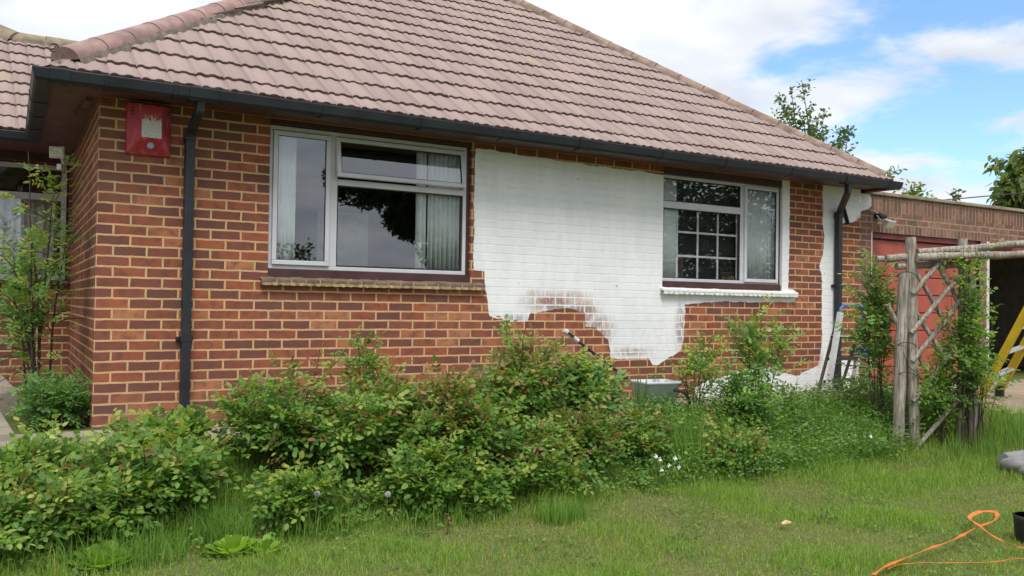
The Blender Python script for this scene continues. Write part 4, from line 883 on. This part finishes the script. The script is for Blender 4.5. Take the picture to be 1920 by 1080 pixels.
shrub('rose_bush', .98, -1.78, .36, .20, .34, 'low front bush below the left half of the wide window, nearest the lawn', stems=13, twigs=6, tip=YG, tipp=.3, ll=.05, group=RG, leafz=.05)
shrub('rose_bush', 1.78, -1.86, .42, .22, .44, 'low dense front bush with dark gaps behind the dandelion clock', stems=20, twigs=7, tip=YG, tipp=.3, ll=.054, group=RG, leafz=.05)
shrub('rose_bush', 2.52, -1.82, .42, .22, .42, 'low front bush at the lawn edge behind the isolated grass tuft', stems=18, twigs=7, tip=np.vstack([YG, RB]), tipp=.35, ll=.050, group=RG, leafz=.05)
shrub('leafy_bush', 3.44, -1.16, .32, .25, .58, 'fresh green bush around the black roller pole', stems=24, twigs=7, pal=BG, tip=YG, tipp=.4, ll=.060, lw=.042)
shrub('rose_bush', 3.70, -1.48, .34, .22, .36, 'low mixed bush left of the white flowers', stems=16, twigs=6, tip=RB, tipp=.4, ll=.045, group=RG)
shrub('rose_bush', 4.72, -1.05, .15, .12, .80, 'slender young rose by the grey paint bucket', stems=6, twigs=5, ll=.046, lw=.034, tip=YG, tipp=.5, group=RG, leafz=.48)
shrub('rose_bush', 5.45, -1.15, .27, .18, 1.14, 'tall open rose bush left of the aluminium step ladder', stems=9, twigs=6, per=5, pal=np.vstack([BG, G_]), tip=YG, tipp=.4, ll=.055, lw=.040, leafz=.5, group=RG)
shrub('rose_bush', 5.05, -1.28, .26, .18, .58, 'mid height light green bush between bucket and step ladder', stems=10, twigs=6, per=5, pal=np.vstack([BG, G_]), ll=.050, lw=.038, leafz=.3, group=RG)
shrub('rose_bush', 4.55, -1.72, .32, .20, .34, 'small yellowish bush at the lawn edge right of the white flowers', stems=12, twigs=6, tip=np.vstack([YG, RB]), tipp=.6, ll=.045, lw=.035, group=RG)
CR = 'climbing roses on the arch'
shrub('climbing_rose', 6.64, -1.52, .20, .12, 1.52, 'climbing rose at the left of the rustic arch', stems=8, twigs=12, per=7, ll=.055, lw=.036, leafz=.80, pal=np.vstack([G_, BG]), tip=RB, tipp=.12, upright=.2, lean=(-.03, .05), group=CR, stemr=.008)
shrub('climbing_rose', 7.00, -2.14, .10, .07, 1.88, 'climbing rose over the right posts of the rustic arch', stems=9, twigs=8, per=6, ll=.050, lw=.036, leafz=.55, tip=YG, tipp=.25, upright=.2, lean=(.0, 0), group=CR, stemr=.008)
shrub('climbing_rose', 7.16, -2.18, .16, .10, 1.30, 'spreading rose growth leaning right from the arch toward the yellow ladder', stems=5, twigs=5, per=5, ll=.060, lw=.042, leafz=1.12, group=CR, lean=(.20, 0))
shrub('climbing_rose', 6.90, -1.94, .22, .08, 1.35, 'rose foliage filling the lower lattice of the arch', stems=9, twigs=7, per=5, ll=.048, lw=.036, leafz=.2, group=CR)
# tall shrub in the recess corner
shrub('tall_shrub', -.26, .62, .25, .24, 1.98, 'tall shrub with feathery leaves in the corner beside the return wall', stems=9, twigs=8, per=5, Lr=.17, ll=.058, lw=.025, pairs=4, leafz=.80, pal=np.vstack([G_, BG]), tip=YG, tipp=.5, upright=.15, stemr=.011)
shrub('leafy_bush', -.20, .28, .22, .22, .38, 'low feathery green clump at the foot of the tall corner shrub', stems=15, twigs=6, per=5, Lr=.13, ll=.046, lw=.020, pairs=4, pal=BG, leafz=.02)
# flower bed undergrowth: countless small weeds, one mass
def bedmask(X, Y): return (Y > -2.0+.12*np.sin(X*2.1)) & (Y < -.86) & (X < 7.35) & (X > -1.2)
n = 15000; X = np.where(rng.random(n) < .55, rng.uniform(3.4, 7.3, n), rng.uniform(-1.2, 7.3, n)); Y = rng.uniform(-1.95, -.95, n)
ok = bedmask(X, Y) & ~((np.hypot(X-7.0, Y+1.9) < .22)); X = X[ok]; Y = Y[ok]; n = len(X)
big = np.clip((X-3.2)/1.0, 0, 1); hh = np.array([mnoise.noise(Vector((a*1.7, b*1.7, 2))) for a, b in zip(X, Y)])
Z = ghv(X, Y)+rng.uniform(0, 1, n)*(.07+.20*big*(.5+.9*np.clip(hh+.25, 0, 1)))
Cc = pick(np.vstack([G_, BG, G_]), n)*rng.uniform(.75, 1.15, (n, 1))
arr = compound(np.stack([X, Y, Z], 1), np.stack([rng.normal(0, 1, n), rng.normal(0, 1, n)-.3, rng.uniform(.1, 1.2, n)], 1), np.stack([rng.normal(0, .4, n), rng.normal(0, .4, n)-.3, np.ones(n)], 1), rng.uniform(.03, .08, n), rng.uniform(.022, .038, n), rng.uniform(.014, .026, n), Cc, 1)
V, F, CC = leaf_arrays(*arr); V[:, 2] = np.maximum(V[:, 2], ghv(V[:, 0], V[:, 1])+.004)
tag(npmesh('bed_weeds', V, F, M_leaf, colr=CC), 'low weeds and ground cover growing in the flower bed', 'weeds', kind='stuff')

n = 9000; X = rng.uniform(-1.5, 8.5, n); Y = rng.uniform(-5.0, -1.9, n); ok = np.array([mnoise.noise(Vector((a*2.3, b*2.3, 31))) > .12 for a, b in zip(X, Y)]) & ~((X > 7.2) & (Y > -2.4)); X = X[ok]; Y = Y[ok]; n = len(X)
arr = compound(np.stack([X, Y, ghv(X, Y)+rng.uniform(.005, .045, n)], 1), np.stack([rng.normal(0, 1, n), rng.normal(0, 1, n), rng.uniform(0, .6, n)], 1), np.stack([rng.normal(0, .3, n), rng.normal(0, .3, n)-.2, np.ones(n)], 1), rng.uniform(.01, .03, n), rng.uniform(.014, .026, n), rng.uniform(.012, .02, n), pick(G_, n)*rng.uniform(.7, 1.0, (n, 1)), 1)
V, F, CC = leaf_arrays(*arr); tag(npmesh('clover', V, F, M_leaf, colr=CC), 'clover and small weeds mixed through the lawn', 'clover', kind='stuff')

# ------------------------------------------------------------------ grass
def blades(X, Y, Hh, W, C, bend=.45):
    n = len(X); Z = ghv(X, Y)-.004; a = rng.uniform(0, 2*np.pi, n); bd = rng.normal(0, bend, n); ba = rng.uniform(0, 2*np.pi, n)
    sx, sy = np.cos(a)*W/2, np.sin(a)*W/2; bx_, by_ = np.cos(ba)*bd*Hh, np.sin(ba)*bd*Hh
    P = []
    for q, wf_ in ((0, 1.0), (.5, .85)):
        for s_ in (-1, 1): P.append(np.stack([X+bx_*q*q+s_*sx*wf_, Y+by_*q*q+s_*sy*wf_, Z+Hh*q*(1-.10*np.abs(bd))], 1))
    P.append(np.stack([X+bx_, Y+by_, Z+Hh*np.clip(1-.45*np.abs(bd), .3, 1)], 1)); V = np.stack(P, 1).reshape(-1, 3)
    b = 5*np.arange(n); Q = np.stack([b, b+1, b+3, b+2], 1); T = np.stack([b+2, b+3, b+4], 1); cc = np.repeat(C, 5, 0).reshape(n, 5, 3)
    return V, Q, T, cc.reshape(-1, 3)
def vis(X, Y, m=.12):
    dx, dy, dz = X-CAM.x, Y-CAM.y, ghv(X, Y)-CAM.z; d = dx*F_.x+dy*F_.y+dz*F_.z; r = (dx*R_.x+dy*R_.y+dz*R_.z)/d; u = (dx*U_.x+dy*U_.y+dz*U_.z)/d
    return (d > .5) & (np.abs(r) < .554+m) & (u > -.3115-m)
n = 330000; X = rng.uniform(-2.2, 9.5, n); Y = rng.uniform(-5.6, -.92, n)
ok = vis(X, Y) & (rng.random(n) < np.clip(1.25-(np.hypot(X-CAM.x, Y-CAM.y)-4)*.10, .4, 1)); X = X[ok]; Y = Y[ok]
lim = np.where(X < 8.2, -.9-(X-7.3)*1.45, -2.2); ok = (X < 7.3) | (Y < lim+.05+rng.normal(0, .05, len(X))); X = X[ok]; Y = Y[ok]; n = len(X)
nz = np.array([mnoise.fractal(Vector((a*1.4, b*1.4, 7)), 1, 2, 3) for a, b in zip(X, Y)]); nz2 = np.array([mnoise.noise(Vector((a*.6, b*.6, 17))) for a, b in zip(X, Y)])
bed = np.clip((Y+2.15-.12*np.sin(X*2.1))/.35, 0, 1); arch_ = np.exp(-((X-6.9)**2+(Y+2.1)**2)/.5)
Hh = (.028+.070*np.clip(nz+.25, 0, 1.4)**1.3+(.13-.07*np.clip((Y+1.15)*5, 0, 1))*bed*(.6+.5*np.clip(nz+.3, 0, 1))+.08*arch_)*rng.uniform(.5, 1.35, n)
dry = np.clip(.22-nz*.9+.5*nz2, 0, .9)*(1-bed); C = pick(np.array([(.20,.34,.055),(.24,.38,.06),(.17,.30,.05),(.27,.39,.07),(.31,.38,.10)]), n)
Y2 = pick(np.array([(.33,.30,.14),(.38,.33,.18),(.28,.29,.10)]), n); mk = rng.random(n) < dry*.75; C = np.where(mk[:, None], Y2, C)*rng.uniform(.8, 1.15, (n, 1))
V, Q, T, CC = blades(X, Y, Hh, rng.uniform(.003, .0055, n), C, .6)
tag(npmesh('grass', V, [Q, T], M_grass, colr=CC), 'short green grass covering the lawn', 'grass', kind='stuff')
# taller grass tufts one can tell apart
def tuft(x, y, r, ht, nb, label, w_=.006, pal=None, bend=.35):
    a = rng.uniform(0, 2*np.pi, nb); q = r*np.sqrt(rng.random(nb)); X = x+q*np.cos(a); Y = y+q*np.sin(a)*.7
    C = pick(np.array([(.14,.28,.045),(.17,.32,.05),(.12,.24,.045),(.22,.33,.07)]) if pal is None else pal, nb)*rng.uniform(.85, 1.15, (nb, 1))
    V, Q, T, CC = blades(X, Y, ht*rng.uniform(.45, 1.1, nb), rng.uniform(.6, 1.2, nb)*w_, C, bend)
    return tag(npmesh('grass_tuft', V, [Q, T], M_grass, loc=(x, y, gh(x, y)), colr=CC), label, 'grass tuft', 'tall grass tufts')
tuft(.42, -1.85, .17, .27, 420, 'tall grass tuft beside the lettuce green rosette plant')
tuft(.95, -1.86, .26, .22, 420, 'wispy grass tuft below the dense rose bush under the wide window')
tuft(2.42, -2.30, .17, .19, 420, 'bright isolated grass tuft standing forward on the lawn')
tuft(4.10, -1.62, .22, .42, 420, 'tall grass tuft right beside the white flowers', .007)
tuft(4.42, -1.50, .25, .36, 380, 'lush grass tuft under the slender young rose', .007)
tuft(3.93, -1.25, .07, .72, 26, 'tall iris like blades in front of the grey paint bucket', .016, np.array([(.10,.19,.05),(.14,.2,.06)]), .12)
tuft(1.75, -1.92, .30, .20, 420, 'grass tuft at the front edge of the dense rose bushes')
tuft(-.10, -1.98, .30, .24, 420, 'long grass tuft at the bottom left below the broad bush')
tuft(5.25, -1.80, .35, .26, 480, 'grass tuft at the bed edge below the tall open rose bush')
tuft(6.05, -1.72, .35, .32, 520, 'long grass tuft left of the arch posts')
tuft(7.00, -2.22, .30, .26, 420, 'long grass tuft around the foot of the arch')
tuft(7.55, -2.30, .30, .30, 420, 'long grass tuft right of the arch by the drive')
tuft(-.62, 1.42, .18, .22, 160, 'arching grass clump on the raised terrace under the recessed window', .009, np.array([(.09,.13,.07)]), .9)
# rosette plants
LT0 = LT; LT = np.array([(0,0,0),(.5,0,-.05),(1,0,-.02),(.35,.30,.03),(.86,.38,.02),(.35,-.30,.03),(.86,-.38,.02)])
def rosette(x, y, n, L, W, label, pal, up=.8, group='lettuce green rosette plants'):
    a = np.arange(n)*2.399; q = np.sqrt((np.arange(n)+.5)/n); P = np.stack([x+.06*q*np.cos(a), y+.05*q*np.sin(a), np.full(n, gh(x, y)+.01)], 1)
    D = np.stack([np.cos(a)*q, np.sin(a)*q, up*(1.35-q)], 1); N = np.stack([-np.cos(a), -np.sin(a), np.full(n, .9)], 1)
    V, F, CC = leaf_arrays(P, D, N, L*rng.uniform(.75, 1.1, n), W*rng.uniform(.8, 1.1, n), pick(pal, n)*rng.uniform(.85, 1.15, (n, 1)))
    return tag(npmesh('rosette_plant', V, F, M_leaf, loc=(x, y, gh(x, y)), colr=CC, smooth=True), label, 'plant', group)
LG = np.array([(.25,.40,.055),(.29,.43,.06),(.21,.36,.05)])
rosette(.42, -2.06, 26, .105, .10, 'largest lettuce green rosette at the lawn edge', LG); rosette(.56, -2.12, 14, .09, .07, 'small yellow green rosette touching the largest one', LG)
rosette(-.22, -2.02, 22, .12, .12, 'lettuce green rosette at the bottom left corner of the lawn', LG)
for i, (x, y, lb) in enumerate(((1.42,-2.2,'flat dark weed rosette on the lawn left of centre'),(2.75,-3.0,'flat weed rosette on the open lawn in the middle'),(3.95,-3.05,'flat weed rosette left of the orange strap loop'))):
    rosette(x, y, 14, .06, .02, lb, np.array([(.07,.12,.04)]), .3, 'flat weed rosettes')
LT = LT0
# flowers
M_petal = plain('white petal', (.78, .79, .78), .6, var=.05)
def flower(x, y, ht, label, r=.016):
    z = gh(x, y); R_f = thing('white_flower', (x, y, z), label, 'flower', 'white flowers by the bed'); tp = Vector((x+.02, y-.02, z+ht)); m = MB(); m.tube([(x, y, z), (x+.012, y, z+ht*.5), tp], .0028, 5); m.build('stalk', M_gstem, R_f)
    m = MB()
    for k in range(6):
        a = k*math.pi/3+random.random(); c_ = tp+Vector((math.cos(a)*r*.75, -.006, math.sin(a)*r*.75)); d = Vector((math.cos(a), -.3+.6*math.sin(a*2), math.sin(a)*.9)); s_ = Vector((-math.sin(a), 0, math.cos(a)))
        m.add([tp, c_+s_*r*.42, tp+d*r*1.3, c_-s_*r*.42], [(0, 1, 2, 3)])
    ob = m.build('petals', M_petal, R_f); ob.modifiers.new('thick', 'SOLIDIFY').thickness = .0015
FL = [(3.57,-1.80,.24,'topmost white flower of the cluster at the bed edge'),(3.62,-1.79,.21,'white flower just right of the topmost one'),(3.59,-1.84,.15,'white flower low at the left of the cluster'),(3.68,-1.82,.17,'white flower in the middle of the cluster'),(3.76,-1.80,.21,'white flower upper right in the cluster'),(3.80,-1.80,.14,'lowest white flower at the right of the cluster')]
for f_ in FL: flower(*f_)
flower(5.95, -1.88, .26, 'single white flower left of the arch posts')
def clock(x, y, ht, label):
    z = gh(x, y); R_f = thing('dandelion_clock', (x, y, z), label, 'dandelion', 'dandelion clocks'); m = MB(); m.tube([(x, y, z), (x+.01, y, z+ht)], .0025, 5); m.build('stalk', M_gstem, R_f)
    c_ = Vector((x+.01, y, z+ht)); m = MB()
    for k in range(150):
        q = 1-2*(k+.5)/150; a = k*2.399; d = Vector((math.sqrt(1-q*q)*math.cos(a), math.sqrt(1-q*q)*math.sin(a), q)); s_ = d.orthogonal().normalized(); u = d.cross(s_)
        m.add([c_+d*.018+s_*.0022, c_+d*.018-s_*.001+u*.002, c_+d*.018-s_*.001-u*.002, c_+d*.002], [(0,1,2),(0,3,1),(1,3,2),(2,3,0)])
    m.build('seed_head', plain('seed fluff', (.55, .56, .50), .9), R_f)
clock(1.33, -2.02, .22, 'dandelion clock in front of the dense rose bushes'); clock(.90, -2.0, .26, 'pale dandelion clock left of the other one by the tall grass tuft')
m = MB(); zc_ = gh(3.54, -3.1); m.tube([(3.50,-3.1,zc_+.045),(3.54,-3.1,zc_+.05),(3.58,-3.1,zc_+.045)], [.010,.018,.010], 10); o = m.build('mushroom', plain('pale cap', (.55, .42, .22), .7), loc=(3.54, -3.1, zc_)); tag(o, 'small pale yellow cap lying in the short grass', 'mushroom')
ferny = thing('seedling', (1.62, -2.25, gh(1.62, -2.25)), 'reddish young seedling standing in the lawn', 'plant'); m = MB(); m.tube([(1.62,-2.25,gh(1.62,-2.25)),(1.63,-2.25,gh(1.62,-2.25)+.11)], .003, 5); m.build('stalk', M_stem, ferny)
k = 10; V, F, CC = leaf_arrays(np.stack([np.full(k, 1.628), np.full(k, -2.25), gh(1.62,-2.25)+np.linspace(.04, .12, k)], 1), rng.normal(0, 1, (k, 3))*[1, 1, .3], np.tile([0, -.3, 1.], (k, 1)), np.full(k, .035), np.full(k, .018), pick(np.array([(.28,.12,.06)]), k)); npmesh('foliage', V, F, M_leaf, ferny, colr=CC)

# ------------------------------------------------------------------ trees
def tree(name, x, y, trunk_h, crown, label, limbs, twigs, leaf, per, pal, group='trees around the garden', rad=.12, spread=.5, jit=.35, updir=.6, z=0.0, droop=0, fil=0):
    """crown = list of (cx, cy, cz, rx, ry, rz) lobes; limbs grow from the trunk into the lobes"""
    root = thing(name, (x, y, z), label, 'tree', group); tm = MB(); top_ = Vector((x, y, z+trunk_h))
    tm.tube([(x, y, z-.2), (x+rad*.3, y, z+trunk_h*.5), top_], [rad*1.2, rad, rad*.75], 9); P = []; D = []
    for (cx, cy, cz, rx, ry, rz) in crown:
        for l in range(limbs):
            e = Vector((cx+rx*random.uniform(-1, 1)*.8, cy+ry*random.uniform(-1, 1)*.8, cz+rz*random.uniform(-.4, 1)))
            st_ = Vector((x, y, z+trunk_h*random.uniform(.7, 1))); md = st_.lerp(e, .5)+Vector((random.gauss(0, jit), random.gauss(0, jit), -.1))
            cur = [((1-t_)**2*st_+2*t_*(1-t_)*md+t_*t_*e) for t_ in [k/7 for k in range(8)]]; tm.tube(cur, [rad*.42*(1-.85*k/7) for k in range(8)], 6)
            for tw in range(twigs):
                t_ = random.uniform(.4, 1.0); i = min(6, int(t_*7)); p_ = cur[i].lerp(cur[i+1], t_*7-i); d = Vector((random.gauss(0,1), random.gauss(0,1), random.gauss(updir, .5))).normalized(); L_ = spread*random.uniform(.5, 1.2)
                q_ = p_+d*L_; tm.tube([p_, p_.lerp(q_, .5)+Vector((0,0,.03)), q_], [rad*.07, rad*.05, rad*.03], 4, caps=False)
                P.append(e+Vector((random.gauss(0,.04), random.gauss(0,.04), random.gauss(0,.06)))); D.append((random.gauss(0, .8), random.gauss(0, .8), .4)); q9 = random.uniform(.45, 1)*6.99; i9 = int(q9); P.append(cur[i9].lerp(cur[i9+1], q9-i9)); D.append((random.gauss(0, .8), random.gauss(0, .8), .3))
                for k in range(per): P.append(p_.lerp(q_, random.random()**.7)+Vector((random.gauss(0, .05), random.gauss(0, .05), random.gauss(0, .05)))*(1+spread)); D.append((d.x*.3+random.gauss(0, .8), d.y*.3+random.gauss(0, .8), random.gauss(-droop, .5)))
        if fil:
            for k in range(fil):
                v_ = Vector((random.gauss(0, 1), random.gauss(0, 1), random.gauss(0, 1))).normalized(); q = random.random()**.45; p_ = Vector((cx+rx*q*v_.x, cy+ry*q*v_.y, cz+rz*q*v_.z))
                if mnoise.noise(p_*2.1) < -.22: continue
                P.append(p_); D.append((random.gauss(0, 1), random.gauss(0, 1), random.gauss(-.2, .5)))
    P = np.array(P); D = np.array(D); n = len(P); V, F, CC = leaf_arrays(P, D, rng.normal(0, .5, (n, 3))+[0, 0, .8], leaf*rng.uniform(.7, 1.2, n), leaf*.6*rng.uniform(.7, 1.2, n), pick(pal, n)*rng.uniform(.7, 1.2, (n, 1)))
    tm.build('trunk', M_bark, root); npmesh('crown', V, F, M_leaf, root, colr=CC); return root
TG = np.array([(.09,.155,.065),(.115,.18,.07),(.14,.20,.085)])
tree('fruit_tree', 19.0, 9.3, 3.0, [(17.3,9,5.5,.30,.4,.8),(18.0,9,5.9,.28,.4,1.1),(19.0,9.2,5.3,.5,.5,.8),(19.9,9.2,5.0,.4,.4,.8),(18.3,9.2,5.0,1.1,.5,.5)], 'sparse young tree rising behind the right hip of the roof', 5, 10, .13, 14, TG, rad=.10, spread=.32, jit=.15, updir=1.0)
tree('fruit_tree', 20.4, 7.4, 2.6, [(19.7,7.3,3.9,.5,.5,.55),(20.3,7.3,3.7,.5,.4,.5)], 'light green treetop just showing over the garage coping', 5, 8, .15, 12, np.vstack([TG, YG]), rad=.08, spread=.35, jit=.15, updir=.8)
tree('fruit_tree', 21.7, 7.2, 2.4, [(21.6,7.1,4.0,.12,.1,.55)], 'single thin shoot above the garage coping', 2, 6, .15, 8, TG, rad=.05, spread=.2, jit=.08, updir=1.0)
tree('broad_tree', 24.5, 7.0, 2.5, [(24.3,7,4.5,.75,.7,.9),(25.4,7,4.8,.9,.7,.9)], 'leafy tree at the right edge behind the garage', 9, 12, .26, 14, np.array([(.12,.19,.06),(.16,.23,.07),(.22,.24,.09)]), rad=.11, spread=.5, droop=1.2, fil=150)
# the garden behind the camera: seen mirrored in the window panes
BACKLIT = np.array([(.030,.055,.016),(.04,.07,.02),(.05,.085,.025)])  # backlit shade of the crowns put into the leaf colours
tree('oak_tree', 10.6, -13.5, 2.2, [(8.0,-14,3.9,1.0,.9,.65),(9.4,-14,3.9,1.3,1.0,1.0),(10.3,-14,2.9,.85,.8,1.3),(9.0,-14,5.2,2.0,1,.9),(9.5,-14,3.1,.9,.8,.6),(10.45,-14,2.2,.6,.6,1.0)], 'large dark oak across the lawn mirrored in the wide window', 6, 8, .15, 14, BACKLIT, rad=.13, spread=.4, fil=6000)
tree('hawthorn_tree', 5.6, -17, 1.2, [(5.0,-17,2.2,1.3,1,1.1),(7.0,-17.5,1.6,1.4,1,1.0)], 'low rounded tree mirrored at the bottom of the wide window', 4, 6, .16, 14, BACKLIT, rad=.15, spread=.5, fil=1800)
tree('hawthorn_tree', 19, -16, 1.6, [(17.5,-16,3.6,2.6,1.6,2.9),(20.5,-16,3.6,2.6,1.6,3.2),(23.5,-16,3.2,2.4,1.2,3.0)], 'unseen dark tree added to darken reflections in the window with the grille', 5, 7, .22, 14, BACKLIT, rad=.22, spread=.6, fil=7000)  # dense unseen tree added to dim the sky reflection in this window
m = MB(); m.tube([(17.5, 6.2, 3.35), (19.7, 6, 3.62), (22.7, 6, 4.0), (30, 6, 5.1)], .014, 5); o = m.build('overhead_cable', M_gask, loc=(20, 6, 3.6)); tag(o, 'overhead cable crossing the sky behind the garage', 'cable')
